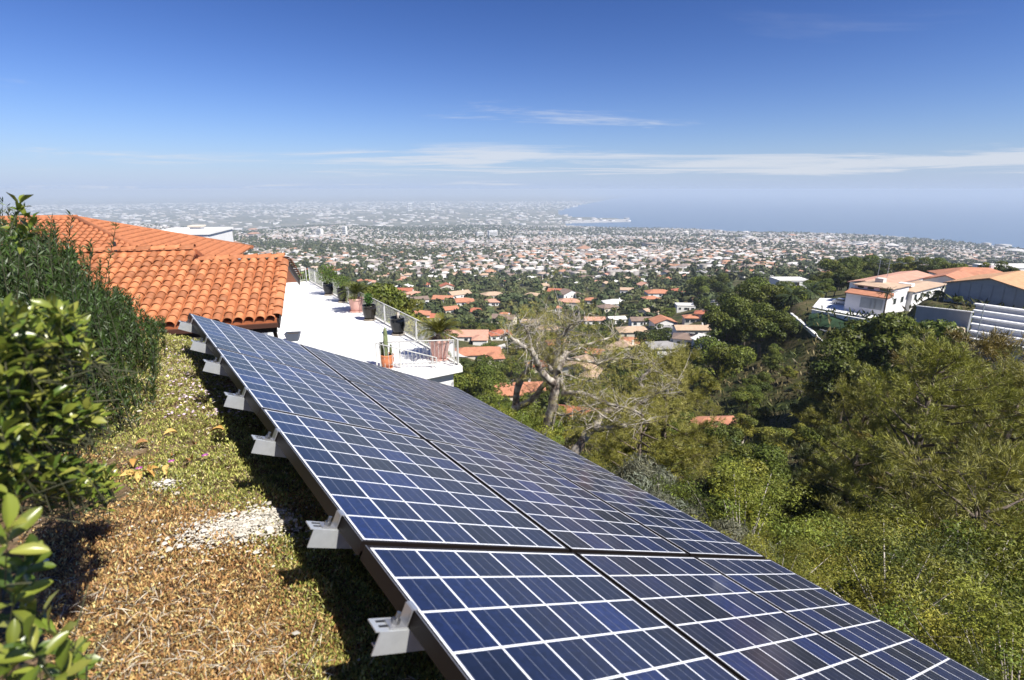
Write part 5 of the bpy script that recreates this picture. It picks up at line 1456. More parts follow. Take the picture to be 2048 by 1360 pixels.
VILLAGE = [
 (1042, 806, 98, 'orange', 'wide orange-roofed house behind the left fork of the gnarled pine', .12, 'gable', 'cream', .7, dict(chimney=True)),
 (1150, 868, 90, 'red', 'brick-red roof glimpsed below the gnarled pine trunk', -.2, 'hip', 'cream', .7, {}),
 (1436, 900, 76, 'orange', 'lone orange roof sunk in the scrub above the array edge', .3, 'hip', 'cream', .6, {}),
 (955, 722, 100, 'orange', 'terracotta hip-roofed house just right of the terrace corner', .1, 'hip', 'cream', .6, dict(wing=True)),
 (932, 684, 86, 'pink', 'long pinkish-tan roofed house above the terrace corner', -.05, 'gable', 'white', .5, dict(wing=True)),
 (1003, 681, 42, 'red', 'small red hip-roofed house left of the gnarled pine crown', .2, 'hip', 'white', .9, {}),
 (812, 660, 66, 'pink', 'pink-roofed house seen through the long terrace railing', .1, 'gable', 'white', .5, {}),
 (838, 640, 42, 'orange', 'orange-roofed house over the railing right of the bare black pot', 0, 'hip', 'white', .8, {}),
 (866, 645, 34, 'red', 'red-roofed cottage left of the near sago palm', .3, 'hip', 'cream', .9, {}),
 (884, 606, 40, 'orange', 'orange-roofed house among trees right of the railing', -.2, 'gable', 'white', .7, {}),
 (926, 612, 46, 'orange', 'orange double-roofed house in the upper village trees', .1, 'hip', 'white', .7, dict(wing=True)),
 (946, 632, 32, 'red', 'small red roof right of the double-roofed house', -.3, 'hip', 'white', .9, {}),
 (905, 628, 28, 'orange', 'small orange roof in the trees above the near palm', .4, 'gable', 'cream', .9, {}),
 (985, 612, 30, 'pink', 'pale pink roof above the red hip-roofed house', 0, 'hip', 'white', .8, {}),
 (1320, 594, 48, 'orange', 'orange-roofed house beneath the broad ridge tree', .2, 'hip', 'white', .6, dict(wing=True)),
 (1357, 590, 28, 'red', 'red roof right beside the house under the ridge tree', -.1, 'hip', 'white', .8, {}),
 (1400, 611, 28, 'orange', 'orange hip roof at the top of the pale driveway', 0, 'hip', 'pink' if False else 'cream', .9, {}),
 (1372, 622, 36, 'white', 'white flat-roofed house left of the pale driveway', .1, 'flat', 'white', .7, {}),
 (1181, 608, 26, 'orange', 'small orange roof alone in the dark trees', -.2, 'hip', 'white', .8, {}),
 (1114, 624, 18, 'orange', 'tiny orange roof above the gnarled pine', .1, 'hip', 'white', .9, {}),
 (1236, 648, 34, 'white', 'white-roofed house above the olive pine, left end of the row', .3, 'gable', 'white', .6, {}),
 (1284, 652, 42, 'brown', 'brown-roofed house in the middle of the village row', .2, 'gable', 'white', .6, {}),
 (1332, 658, 46, 'orange', 'orange roof with white gable in the village row', .25, 'gabley', 'white', .8, {}),
 (1272, 676, 66, 'tan', 'tan hip-roofed house above the olive pine', .15, 'hip', 'cream', .6, {}),
 (1262, 698, 46, 'orange', 'orange-brown roof just behind the olive pine', -.2, 'hip', 'cream', .8, {}),
 (1345, 672, 34, 'grey', 'blue-grey roofed house above the long tan roof', 0, 'gable', 'grey', .7, {}),
 (1392, 674, 78, 'tan', 'long tan-brown roof left of the dark ridge slope', .2, 'gable', 'white', .4, dict(chimney=True)),
 (1375, 694, 58, 'brown', 'dark brown roof below the long tan roof', -.15, 'hip', 'white', .7, {}),
 (1336, 712, 76, 'grey', 'grey-brown gable roof with a white chimney, lowest of the row', .3, 'gable', 'white', .6, dict(chimney=True)),
 (1405, 640, 32, 'red', 'red-orange house right of the driveway curve', -.2, 'hip', 'cream', .8, {}),
 (1384, 648, 26, 'orange', 'little orange roof between the driveway and the long tan roof', .1, 'hip', 'cream', .8, {}),
 (1432, 656, 28, 'orange', 'orange roof tucked under the ridge trees at the driveway foot', .2, 'hip', 'cream', .8, {}),
 (1420, 700, 34, 'white', 'white gable wall at the foot of the dark ridge slope', .5, 'gabley', 'white', .8, {}),
 (1500, 552, 34, 'orange', 'orange roof showing over the ridge wood', .1, 'hip', 'white', .7, {}),
 (1010, 640, 30, 'orange', 'orange roof behind the crown of the gnarled pine, upper left', .2, 'hip', 'white', .8, {}),
 (1060, 655, 34, 'tan', 'tan roof behind the bare twigs of the gnarled pine', -.1, 'gable', 'white', .7, {}),
 (1190, 650, 40, 'pink', 'pale pink roof behind the right crown of the gnarled pine', .1, 'gable', 'white', .6, {}),
 (1120, 700, 46, 'orange', 'orange roof behind the centre of the gnarled pine', .2, 'hip', 'cream', .7, {}),
 (1190, 720, 46, 'orange', 'orange roof seen through the right limbs of the gnarled pine', -.3, 'hip', 'cream', .7, {}),
 (1080, 745, 50, 'red', 'reddish roof seen between the forks of the gnarled pine', .2, 'hip', 'cream', .7, {}),
]
for px, py, w, rf, lb, rz, kd, wl_m, rt, kw in VILLAGE:
    vh(px, py, w, rf, lb, rz, kd, wl_m, rt, **kw)
# pale driveway climbing through the village
def drape(name, px_pts, nu, nv, material, label=None, kind='structure', lift=.15, parent=None):
    c = [on_terrain(a, b_, 30) for a, b_ in px_pts]
    us, vs_ = np.linspace(0, 1, nu + 1), np.linspace(0, 1, nv + 1)
    V_ = []
    for v in vs_:
        for u in us:
            p = c[0] * (1 - u) * (1 - v) + c[1] * u * (1 - v) + c[2] * u * v + c[3] * (1 - u) * v
            V_.append((p.x, p.y, tz(p.x, p.y) + lift))
    F_ = [(j * (nu + 1) + i, j * (nu + 1) + i + 1, (j + 1) * (nu + 1) + i + 1, (j + 1) * (nu + 1) + i) for j in range(nv) for i in range(nu)]
    o = link(bpy.data.objects.new(name, np_mesh(name, np.array(V_), np.array(F_), material)), parent)
    if kind: o['kind'] = kind
    if label: o['label'] = label
    return o
drape('driveway', [(1398, 634), (1432, 634), (1446, 600), (1418, 594)], 8, 16, M['road'], 'pale driveway curving up between the village roofs', lift=.6)
drape('road', [(905, 705), (1010, 690), (1012, 698), (905, 716)], 16, 4, M['road'], 'pale street below the long pinkish-tan roof', lift=.5)

# ------------------------------------------------------------------ villas on the opposite ridge
zc_v = at_d(1769, 622, 150).z
C0, VL, VR = at_z(1769, 622, zc_v), at_z(1694, 608, zc_v), at_z(1880, 592, zc_v)
e2 = (VR - C0).normalized(); ang = math.atan2(e2.y, e2.x) - math.pi / 2      # local y along e2
lw = (VL - C0).length; ld = (VR - C0).length
vil = empty('white_villa', tuple(C0), ang); props(vil, 'long white villa with terracotta and tan roofs on the ridge', 'house')
mb = MB(); mb.box(-lw, 0, 0, 8.0, -3, 3.2); mb.build('garage_wall', M['lilac'], vil)  # garage and upper walls: lavender of their shade is put into the plaster colour
mb = MB(); mb.add([(-lw - .3, -.4, 3.1), (.3, -.4, 3.1), (.3, 2.8, 3.95), (-lw - .3, 2.8, 3.95), (-lw - .3, -.4, 2.9), (.3, -.4, 2.9), (.3, 2.8, 3.22), (-lw - .3, 2.8, 3.22)], [(0, 1, 2, 3), (7, 6, 5, 4), (0, 4, 5, 1), (1, 5, 6, 2), (3, 2, 6, 7), (0, 3, 7, 4)])
mb.build('front_roof', ROOFS['orange'], vil)
mb = MB(); mb.box(-lw + .4, -.4, 2.85, 12.5, -3, 4.9); mb.build('upper_wall', M['lilac'], vil)
mb = MB(); roof_shape(mb, lw - .8, 9.6, 4.92, 'hip', .14, .4); mb.build('upper_roof', ROOFS['tan'], vil, loc=(-lw / 2, 2.85, 0))
mb = MB(); mb.box(-lw * .62, .6, 12.6, ld, -3, 3.4); mb.build('side_wall', M['white'], vil)
mb = MB(); roof_shape(mb, lw * .62 + .6, ld - 12.6, 3.42, 'hip', .16, .5); mb.build('side_roof', ROOFS['tan'], vil, loc=(-lw * .31 + .3, 12.6, 0))
mb = MB(); mb.box(-lw - 4, -lw * .63, 10, ld + 8, -3, 4.2); mb.build('rear_wall', M['white'], vil)
mb = MB(); roof_shape(mb, lw * .37 + 4, ld - 2, 4.22, 'gabley', .2, .5); mb.build('rear_roof', ROOFS['pink'], vil, loc=(-lw * .815 - 2, 10, 0))
for (x, w_) in ((-lw * .48, 2.4), (-lw * .17, 1.7), (-lw * .3, 1.2)):
    MB().box(-w_ / 2, w_ / 2, -.06, .02, 0, 2.5).build('door', M['brownpaint'] if 'brownpaint' in M else M['greywall'], vil, loc=(x, -.01, 0))
for y in (4.5, 8.5, 14.5, 18, 21.5): window_part(vil, .02 if y < 12 else .62, y, 1.1, 1.4, 1.4, math.pi / 2)
for x in (-lw * .25, -lw * .55, -lw * .8): window_part(vil, x, 2.83, 4.12, 1.4, .5, 0)
MB().box(-.9, .9, -.9, .9, 0, 1.0).build('rooftop_unit', M['concrete'], vil, loc=(-lw * .55, 7.5, 5.4))
MB().box(-1.5, 1.5, -1, 1, 0, .7).build('rooftop_unit', M['white'], vil, loc=(-2.2, 15.5, 4.1))
for (x, y) in ((-lw * .62, 7.0), (-lw * .5, 9.5)):
    mb = MB(); mb.tube([(0, 0, 0), (0, 0, 5.5)], .06, 5)
    for zz in (4.6, 5.2): mb.tube([(-.7, 0, zz), (.7, 0, zz)], .03, 4)
    mb.build('antenna', M['galv'], vil, loc=(x, y, 5.3))
# stepped terracotta row houses behind the villa
for i in range(3):
    P = at_d(1884 + i * 21, 583 - i * 1.5, 185 + i * 8)
    make_house(P, 9.5, 12, ang + .1, ('stepped orange roof with white parapet directly behind the villa', 'stepped orange roof, middle of the row behind the villa', 'stepped orange roof nearest the grey gabled house')[i], 'orange', 'gabley', 'white', wh=2.7 + .3 * i, group='stepped row houses', windows=2, name='row_house')
# grey gabled house
P = at_z(1966, 615, at_d(1966, 615, 136).z)
gh = make_house(P, 13.0, 17, -1.0, 'grey two-storey gabled house with a sunlit orange roof', 'yellow', 'gabley', 'grey', wh=4.0, pitch=.26, group=None, windows=0, name='grey_house')
for k in range(7):
    inst('wall_panel', bpy.data.meshes.get('wall_panel') or MB().box(-.75, .75, -.06, -.005, 0, 4.4).mesh('wall_panel', M['greywall']), gh, (-5.1 + k * 1.7, -.02, 0))
P = at_d(2080, 618, 142); make_house(P, 14, 10, -.9, 'low shaded house right of the grey gable, under the orange roof', 'yellow', 'gable', 'grey', wh=3.4, pitch=.3, group=None, windows=2, name='grey_house')
P = at_d(1968, 579, 200); make_house(P, 18, 12, -.25, 'bright orange hip roof with a white chimney behind the grey house', 'orange', 'hip', 'white', wh=3.2, group=None, chimney=True, name='ridge_house')
P = at_d(2045, 556, 260); make_house(P, 20, 10, 0, 'white flat-roofed house on the ridge top at the right edge', 'white', 'flat', 'white', wh=3.4, group=None, name='ridge_house')
P = at_d(1588, 574, 255); make_house(P, 13, 9, 0, 'white-roofed house between the ridge palms', 'white', 'flat', 'white', wh=2.6, group=None, name='ridge_house')
# stepped white house at the right edge
sw = empty('stepped_white_house', tuple(at_d(2078, 708, 92)), -.95); props(sw, 'stepped white modern house at the right edge of the ridge', 'house')
for i in range(6):
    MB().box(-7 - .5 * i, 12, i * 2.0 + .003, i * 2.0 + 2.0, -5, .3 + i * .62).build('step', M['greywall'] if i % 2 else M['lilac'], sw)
    MB().box(-7.2 - .5 * i, 12.2, i * 2.0 - .25, i * 2.0 + .5, .303 + i * .62, .303 + i * .62 + .22).build('white_coping', M['white'], sw)
MB().box(2, 14, 13, 19, -4, 5.0).build('upper_block', M['white'], sw); MB().box(2.1, 14, 12.6, 12.99, 3.3, 4.2).build('brown_band', ROOFS['brown'], sw)
MB().tube([(-6, -1.5, -2), (-6, -1.5, 5.5)], .07, 6).build('flagpole', M['galv'], sw)
# garden walls, terraces
def wall_px(name, a, b_, d0, d1, h, th, material, label, sink=2.0):
    p, q = at_d(*a, d0), at_d(*b_, d1); dr = q - p; L_ = math.hypot(dr.x, dr.y)
    o = empty(name, tuple(p), math.atan2(dr.y, dr.x)); props(o, label, 'wall')
    mb = MB(); mb.add([(0, 0, -sink), (L_, 0, dr.z - sink), (L_, th, dr.z - sink), (0, th, -sink), (0, 0, h), (L_, 0, dr.z + h), (L_, th, dr.z + h), (0, th, h)], [(3, 2, 1, 0), (4, 5, 6, 7), (0, 1, 5, 4), (1, 2, 6, 5), (2, 3, 7, 6), (3, 0, 4, 7)])
    mb.build('wall_body', material, o)
    mb = MB(); mb.add([(-.1, -.1, h + .003), (L_ + .1, -.1, dr.z + h + .003), (L_ + .1, th + .1, dr.z + h + .003), (-.1, th + .1, h + .003), (-.1, -.1, h + .16), (L_ + .1, -.1, dr.z + h + .16), (L_ + .1, th + .1, dr.z + h + .16), (-.1, th + .1, h + .16)], [(3, 2, 1, 0), (4, 5, 6, 7), (0, 1, 5, 4), (1, 2, 6, 5), (2, 3, 7, 6), (3, 0, 4, 7)])
    mb.build('coping', M['white'], o); return o
wall_px('garden_wall', (1828, 640), (1935, 655), 124, 116, 2.6, .35, M['greywall'], 'blue-grey garden wall below the grey gabled house')
wall_px('retaining_wall', (1848, 692), (1918, 715), 101, 93, 2.4, .5, M['greywall'], 'dark retaining wall under the sandy patio')
o = empty('stair_wall', tuple(on_terrain(1583, 630, 60))); props(o, 'white diagonal wall running down the slope below the lawn', 'wall')
pts = [on_terrain(1583 + 73 * t, 630 + 64 * t, 60) - o.location for t in np.linspace(0, 1, 9)]
for i in range(8):                                   # built in sections that follow the slope
    a_, b_ = pts[i], pts[i + 1]; dr = Vector((b_.x - a_.x, b_.y - a_.y, 0)).normalized(); nn = Vector((-dr.y, dr.x, 0)) * .35
    q = [a_ - nn, b_ - nn, b_ + nn, a_ + nn]; hz_ = Vector((0, 0, .55)); lz_ = Vector((0, 0, -.6))
    MB().add([v + lz_ for v in q] + [v + hz_ for v in q], [(3, 2, 1, 0), (4, 5, 6, 7), (0, 1, 5, 4), (1, 2, 6, 5), (2, 3, 7, 6), (3, 0, 4, 7)]).build('wall_section', M['white'], o)
o = empty('curved_wall', tuple(on_terrain(1640, 666, 60))); props(o, 'low pale curved wall under the lawn terrace', 'wall')
for i in range(8):
    f_ = lambda t: on_terrain(1640 + 70 * t, 662 + 26 * t - 14 * t * t, 60) - o.location
    a_, b_ = f_(i / 8), f_((i + 1) / 8); dr = Vector((b_.x - a_.x, b_.y - a_.y, 0)).normalized(); nn = Vector((-dr.y, dr.x, 0)) * .2
    q = [a_ - nn, b_ - nn, b_ + nn, a_ + nn]; hz_ = Vector((0, 0, .55)); lz_ = Vector((0, 0, -.6))
    MB().add([v + lz_ for v in q] + [v + hz_ for v in q], [(3, 2, 1, 0), (4, 5, 6, 7), (0, 1, 5, 4), (1, 2, 6, 5), (2, 3, 7, 6), (3, 0, 4, 7)]).build('wall_section', M['concrete'], o)
wall_px('driveway_wall', (1622, 630), (1752, 655), 147, 136, 1.2, .4, M['white'], 'white parapet wall along the villa driveway')
def slab_px(name, pts, d, material, label, th=.6, dz=0.0):
    c = at_d(*pts[0], d); z = c.z + dz
    P = [at_z(a, b_, z) for a, b_ in pts]
    o = empty(name, tuple(P[0])); o['kind'] = 'structure'; o['label'] = label
    poly = [(p.x - P[0].x, p.y - P[0].y) for p in P]
    ar = sum(poly[i][0] * poly[(i + 1) % len(poly)][1] - poly[(i + 1) % len(poly)][0] * poly[i][1] for i in range(len(poly)))
    if ar < 0: poly = poly[::-1]
    MB().prism(poly, -th - 3, 0).build('paving', material, o); return o
slab_px('villa_driveway', [(1758, 640), (1625, 614), (1640, 596), (1700, 598), (1775, 620)], 145, M['terrace'], 'white driveway terrace in front of the villa', dz=-.05)
slab_px('patio', [(1848, 672), (1850, 645), (1930, 655), (1935, 690), (1915, 700)], 104, M['sand'], 'sandy patio below the grey garden wall')
drape('lawn', [(1612, 660), (1735, 672), (1742, 648), (1618, 634)], 14, 10, M['lawn'], 'dark green sloping lawn under the villa driveway', lift=.5)
# white garden furniture on the patio
for (px, py, lb) in [(1900, 664, 'white garden chair on the sandy patio, left one'), (1912, 668, 'white garden chair on the sandy patio, right one')]:
    P = at_z(px, py, at_d(1848, 672, 104).z); o = empty('garden_chair', tuple(P), rnd.uniform(0, 3)); props(o, lb, 'chair', 'white patio chairs')
    MB().box(-.3, .3, -.3, .3, .4, .46).build('seat', M['white'], o); MB().box(-.3, .3, .26, .32, .463, 1.0).build('backrest', M['white'], o)
    for sx in (-.27, .27):
        for sy in (-.27, .24): MB().box(sx - .02, sx + .02, sy - .02, sy + .02, 0, .398).build('leg', M['white'], o)
# parked car on the driveway
zdr = at_d(1758, 640, 145).z - .05
P = at_z(1684, 609, zdr); car = empty('parked_car', (P.x, P.y, zdr), ang + math.pi + .15); props(car, 'silver hatchback parked on the white villa driveway', 'car')
mb = MB(); sec = [(-2.15, .35, .75), (-2.2, .5, .9), (-2.0, .85, .95), (-1.1, .95, .93), (1.4, 1.0, .93), (2.05, .9, .9), (2.15, .5, .85)]
prof = [(-2.2, .32), (-2.22, .72), (-1.9, .86), (-.95, .95), (-.25, 1.45), (1.1, 1.5), (1.85, 1.12), (2.12, 1.0), (2.18, .32)]
body = [(x, z) for x, z in prof if z < 1.2 or True]
bp_ = [(-2.2, .32), (-2.22, .72), (-1.9, .88), (-.95, .97), (1.75, 1.06), (2.12, 1.0), (2.18, .32)]
def extr(mb, pr, hw0, hw1=None):
    n_ = len(pr); vs = [(x, -hw0, z) for x, z in pr] + [(x, hw0, z) for x, z in pr]
    mb.add(vs, [tuple(range(n_)), tuple(range(2 * n_ - 1, n_ - 1, -1))] + [(i, n_ + i, n_ + (i + 1) % n_, (i + 1) % n_) for i in range(n_)])
silver = mat('silver_paint', (.45, .46, .48), .3, metal=.5, coat=.5)
mb = MB(); extr(mb, bp_, .88); mb.build('body', silver, car)
mb = MB(); extr(mb, [(-.9, .975), (-.25, 1.42), (1.15, 1.46), (1.7, 1.065)], .74); mb.build('window', M['glass'], car)
mb = MB(); extr(mb, [(-.3, 1.43), (-.2, 1.5), (1.1, 1.53), (1.25, 1.46)], .72); mb.build('roof', silver, car)
for x in (-1.35, 1.3):
    for s in (-1, 1):
        w_ = MB().tube([(0, -.1, 0), (0, .1, 0)], .32, 14).build('wheel', M['dark'], car, loc=(x, s * .82, .32)); MB().tube([(0, -.106, 0), (0, .106, 0)], .2, 10).build('rim', M['galv'], w_)
for s in (-.6, .6): MB().box(-.02, .02, -.18, .18, 0, .14).build('headlight', M['white'], car, loc=(-2.23, s, .62))
# palms
def palm(px, py_c, d, r, label, trunk_h=None, n=34, slim=.25, droop=.9, colr=(.055, .075, .025)):
    P = at_d(px, py_c, d); g = tz(P.x, P.y); h = max(1.0, P.z - g)
    o = empty('palm_tree', (P.x, P.y, g)); props(o, label, 'palm', 'palms on the ridge')
    MB().tube([(0, 0, -.5), (.05, .03, h * .5), (0, 0, h)], [slim * 1.2, slim, slim * .9], 8).build('trunk', M['bark'], o, True)
    rs = np.random.default_rng(int(px)); parts = []
    for i in range(n):
        az = i * 2.4; e = rs.uniform(-.4, 1.3); p = np.array([0, 0, h]); pts = []
        for k in range(8):
            pts.append(p.copy()); p = p + r / 7 * np.array([math.cos(az) * math.cos(e), math.sin(az) * math.cos(e), math.sin(e)]); e -= .14 * droop
        pts = np.array(pts); tt = np.linspace(.15, 1, 22); C = np.stack([np.interp(tt, np.linspace(0, 1, 8), pts[:, q]) for q in range(3)], 1)
        T = np.gradient(C, axis=0); T /= np.linalg.norm(T, axis=1, keepdims=True); sd = np.cross(T, [0, 0, 1.]); sd /= np.linalg.norm(sd, axis=1, keepdims=True) + 1e-9
        for s in (1, -1): parts.append(leafset(C, T * .6 + s * sd * .8 + np.array([0, 0, -.2]), np.cross(sd, T), r * .24, r * .035, np.array([colr]) * rs.uniform(.8, 1.3), .2, rs))
    V_, F_, C_ = cat_leaf(parts); link(bpy.data.objects.new('fronds', np_mesh('fronds', V_, F_, M['leaf'], C_)), o)
palm(1586, 592, 165, 4.4, 'bushy date palm left of the villa driveway')
palm(1622, 582, 178, 3.8, 'second date palm just right of the bushy one')
palm(1775, 586, 146, 2.1, 'slender palm standing before the villa corner', slim=.16, n=22)
# ------------------------------------------------------------------ village trees
VT = {'far_a': 'dark tree', 'far_b': 'green tree', 'far_c': 'tall slim tree'}
def ok_vil(x, y, d):
    if any((x - a) ** 2 + (y - b_) ** 2 < (w * .62 + 2.5) ** 2 for a, b_, w in HOUSES): return False
    px, py = to_px((x, y, tz(x, y)))
    if px > 1460 and py > 560: return False
    # keep the view of the roofs open: no tree right in front of a house
    for a, b_, w in HOUSES[:len(VILLAGE)]:
        hd = math.hypot(a, b_)
        if hd - 26 < d < hd and abs(math.atan2(x, y) - math.atan2(a, b_)) < (w * .38) / hd: return False
    return 700 < px < 1640
# more roofs packed between the trees of the village
nh = 0
for _ in range(900):
    d = rnd.uniform(190, 560); az = math.radians(rnd.uniform(-13, 21)); x, y = d * math.sin(az), d * math.cos(az)
    px, py = to_px((x, y, tz(x, y)))
    if not (760 < px < 1450) or any((x - a) ** 2 + (y - b_) ** 2 < (w * .9 + 8) ** 2 for a, b_, w in HOUSES): continue
    w = rnd.uniform(11, 18); rf = rnd.choices(['orange', 'red', 'pink', 'tan', 'brown', 'white', 'grey'], [2, 1, 2, 2.4, 2, .7, 1])[0]; kd = rnd.choice(('hip', 'hip', 'gable', 'gabley')); wm = rnd.choice(('white', 'cream'))
    zone = 'beyond the terrace corner' if px < 960 else ('behind the gnarled pine' if px < 1240 else 'around the village row')
    lvl = 'low' if py > 690 else ('midway up' if py > 625 else 'high')
    HOUSES.append((x, y, w)); nh += 1
    make_house(Vector((x, y, tz(x, y) - .2)), w, w * rnd.uniform(.6, .8), rnd.uniform(-.6, .6), '%s-roofed %s house with %s walls, %s in the village %s' % (rf, {'hip': 'hipped', 'gable': 'long', 'gabley': 'gabled'}[kd], wm, lvl, zone), rf, kd, wm, wh=rnd.uniform(2.8, 4.6), wing=rnd.random() < .35, chimney=rnd.random() < .4)
    if nh >= 28: break
vt = scatter(4200, -18, 32, 125, 640, lambda d: 5.5 + d * .011, ok_vil, np.random.default_rng(77))
vt.sort(key=lambda p: math.hypot(*p))
VIL_TREES = vt[:140]; REST_TREES = vt[140:]
# ------------------------------------------------------------------ where a small thing stands, in words
def where(x, y):
    px, py = to_px((x, y, tz(x, y)))
    if py > 1180: return 'low at the right below the array edge' if px > 1700 else 'close behind the near array edge'
    if px < 1250: return 'left of the gnarled pine' if px < 1060 else 'under the gnarled pine'
    if py > 1000: return 'beneath the largest pine' if px > 1720 else 'beside the middle of the array edge'
    if py > 880: return 'at the foot of the largest pine' if px > 1720 else ('in mid canyon' if px > 1480 else 'behind the grey sagebrush')
    if py > 790: return 'beside the largest pine' if px > 1720 else ('in the canyon hollow' if px > 1480 else 'right of the gnarled pine')
    if py > 720: return 'under the patio wall' if px > 1800 else ('below the bare slope' if px > 1560 else 'below the village row')
    return 'under the villas' if px > 1640 else ('on the ridge shoulder' if px > 1440 else 'beside the village row')
def vwhere(x, y):
    px, py = to_px((x, y, tz(x, y)))
    a = 'left of the gnarled pine' if px < 1010 else ('behind the gnarled pine' if px < 1260 else ('around the village row' if px < 1420 else 'by the ridge wood'))
    b_ = 'low' if py > 680 else ('midway' if py > 620 else 'high')
    return '%s in the village, %s' % (b_, a)
for o in list(COL.objects):
    if o.parent is None and o.type == 'EMPTY' and o.get('category') in ('shrub', 'tree') and (o.get('label') or '').startswith(('yellow-green leafy', 'mid-green leafy', 'olive leafy', 'dark green leafy', 'dark rounded', 'green rounded', 'olive upright', 'low olive pine in', 'olive scrub')):
        o['group'] = o['group'][:60]
        base = o['label'].split(' on the slope')[0].split(' in the canyon')[0].split(' far down')[0]
        sz = o.scale[2]; o['label'] = ('small ' if sz < .7 else ('large ' if sz > 1.05 else '')) + base + ' ' + where(o.location.x, o.location.y)
for (x, y) in VIL_TREES:
    k = rnd.choices(['far_a', 'far_b', 'far_c'], [3, 2.4, 1])[0]; s = rnd.uniform(.8, 1.5)
    plant_at(k, x, y, s, 'village_tree', ('small ' if s < 1 else ('large ' if s > 1.3 else '')) + VT[k] + ' ' + vwhere(x, y), 'tree', 'trees of the hillside village', sxy=rnd.uniform(.95, 1.45))

# ------------------------------------------------------------------ the city on the plain
rs = np.random.default_rng(91)
def cluster(x, y): return .55 + .45 * _vnoise(x / 170 + 1, y / 170) + .35 * _vnoise(x / 600, y / 600 + 2)
def city_pts(n, d0, d1, az0=-46, az1=56):
    d = np.sqrt(rs.uniform(d0 * d0, d1 * d1, n)); az = np.radians(rs.uniform(az0, az1, n)); x, y = d * np.sin(az), d * np.cos(az)
    sea = in_sea(x, y) | in_sea(x * 1.015, y * 1.015); k = ~sea
    return x[k], y[k], d[k]
def boxes(x, y, z, w, dp, h, rot, wallc, roofc, gable):
    """house bodies with low pitched or flat roofs, as arrays"""
    n = len(x); c, s = np.cos(rot), np.sin(rot)
    def loc(lx, ly, lz): return np.stack([x + lx * c - ly * s, y + lx * s + ly * c, z + lz], 1)
    rh = np.where(gable, dp * .2, .15)
    e = 1.06
    P = [loc(-w / 2, -dp / 2, -4 + 0 * w), loc(w / 2, -dp / 2, -4 + 0 * w), loc(w / 2, dp / 2, -4 + 0 * w), loc(-w / 2, dp / 2, -4 + 0 * w),
         loc(-w / 2, -dp / 2, h), loc(w / 2, -dp / 2, h), loc(w / 2, dp / 2, h), loc(-w / 2, dp / 2, h),
         loc(-w / 2 * e, -dp / 2 * e, h + .05), loc(w / 2 * e, -dp / 2 * e, h + .05), loc(w / 2 * e, dp / 2 * e, h + .05), loc(-w / 2 * e, dp / 2 * e, h + .05),
         loc(-w / 2 * np.where(gable, .75, e), -dp / 2 * np.where(gable, .0, e), h + .05 + rh), loc(w / 2 * np.where(gable, .75, e), -dp / 2 * np.where(gable, .0, e), h + .05 + rh),
         loc(w / 2 * np.where(gable, .75, e), dp / 2 * np.where(gable, .01, e), h + .06 + rh), loc(-w / 2 * np.where(gable, .75, e), dp / 2 * np.where(gable, .01, e), h + .06 + rh)]
    V_ = np.stack(P, 1).reshape(-1, 3)
    Q = np.array([[0, 1, 5, 4], [1, 2, 6, 5], [2, 3, 7, 6], [3, 0, 4, 7], [8, 9, 13, 12], [9, 10, 14, 13], [10, 11, 15, 14], [11, 8, 12, 15], [12, 13, 14, 15]])
    F_ = (np.arange(n)[:, None, None] * 16 + Q[None]).reshape(-1, 4)
    col = np.concatenate([np.repeat(wallc[:, None], 8, 1), np.repeat(roofc[:, None], 8, 1)], 1).reshape(-1, 3)
    return V_, F_, col
def boxes_flat(x, y, z, w, dp, h, rot, wallc, roofc, gable):
    n = len(x); c, s = np.cos(rot), np.sin(rot)
    def loc(lx, ly, lz): return np.stack([x + lx * c - ly * s, y + lx * s + ly * c, z + lz], 1)
    o4 = -4 + 0 * w
    P = [loc(a * w / 2, b_ * dp / 2, zz) for zz in (o4, h, h) for a, b_ in ((-1, -1), (1, -1), (1, 1), (-1, 1))]
    Q = np.array([[0, 1, 5, 4], [1, 2, 6, 5], [3, 0, 4, 7], [8, 9, 10, 11]])
    F_ = (np.arange(n)[:, None, None] * 12 + Q[None]).reshape(-1, 4)
    return np.stack(P, 1).reshape(-1, 3), F_, np.concatenate([np.repeat(wallc[:, None], 8, 1), np.repeat(roofc[:, None], 4, 1)], 1).reshape(-1, 3)
WC = np.array([(.72, .7, .66), (.62, .57, .5), (.55, .5, .44), (.75, .73, .7), (.45, .42, .4)])
RC = np.array([(.44, .24, .15), (.42, .32, .25), (.3, .27, .25), (.62, .6, .57), (.22, .18, .16), (.5, .44, .38)])
def town(n, d0, d1, wmin, wmax, hmin, hmax, rp, big=False, az0=-46, az1=56):
    x, y, d = city_pts(n, d0, d1, az0, az1)
    k = rs.random(len(x)) < np.clip(cluster(x, y), .08, 1); x, y, d = x[k], y[k], d[k]; m = len(x)
    w = rs.uniform(wmin, wmax, m); dp = w * rs.uniform(.55, .9, m); h = rs.uniform(hmin, hmax, m)
    blk = np.floor(x / 260) * 1.7 + np.floor(y / 260) * 2.3
    rot = (np.sin(blk) * .6) + rs.choice([0, math.pi / 2], m) + rs.normal(0, .06, m)
    wc = WC[rs.integers(0, len(WC), m)] * rs.uniform(.85, 1.08, (m, 1)); rc = RC[rs.choice(len(RC), m, p=rp)] * rs.uniform(.8, 1.15, (m, 1))
    return x, y, terrain(x, y), w, dp, h, rot, wc, rc, (rs.random(m) < (.15 if big else .85))
T1 = town(6500, 560, 1500, 9, 16, 3, 6.5, [.16, .2, .16, .24, .1, .14])
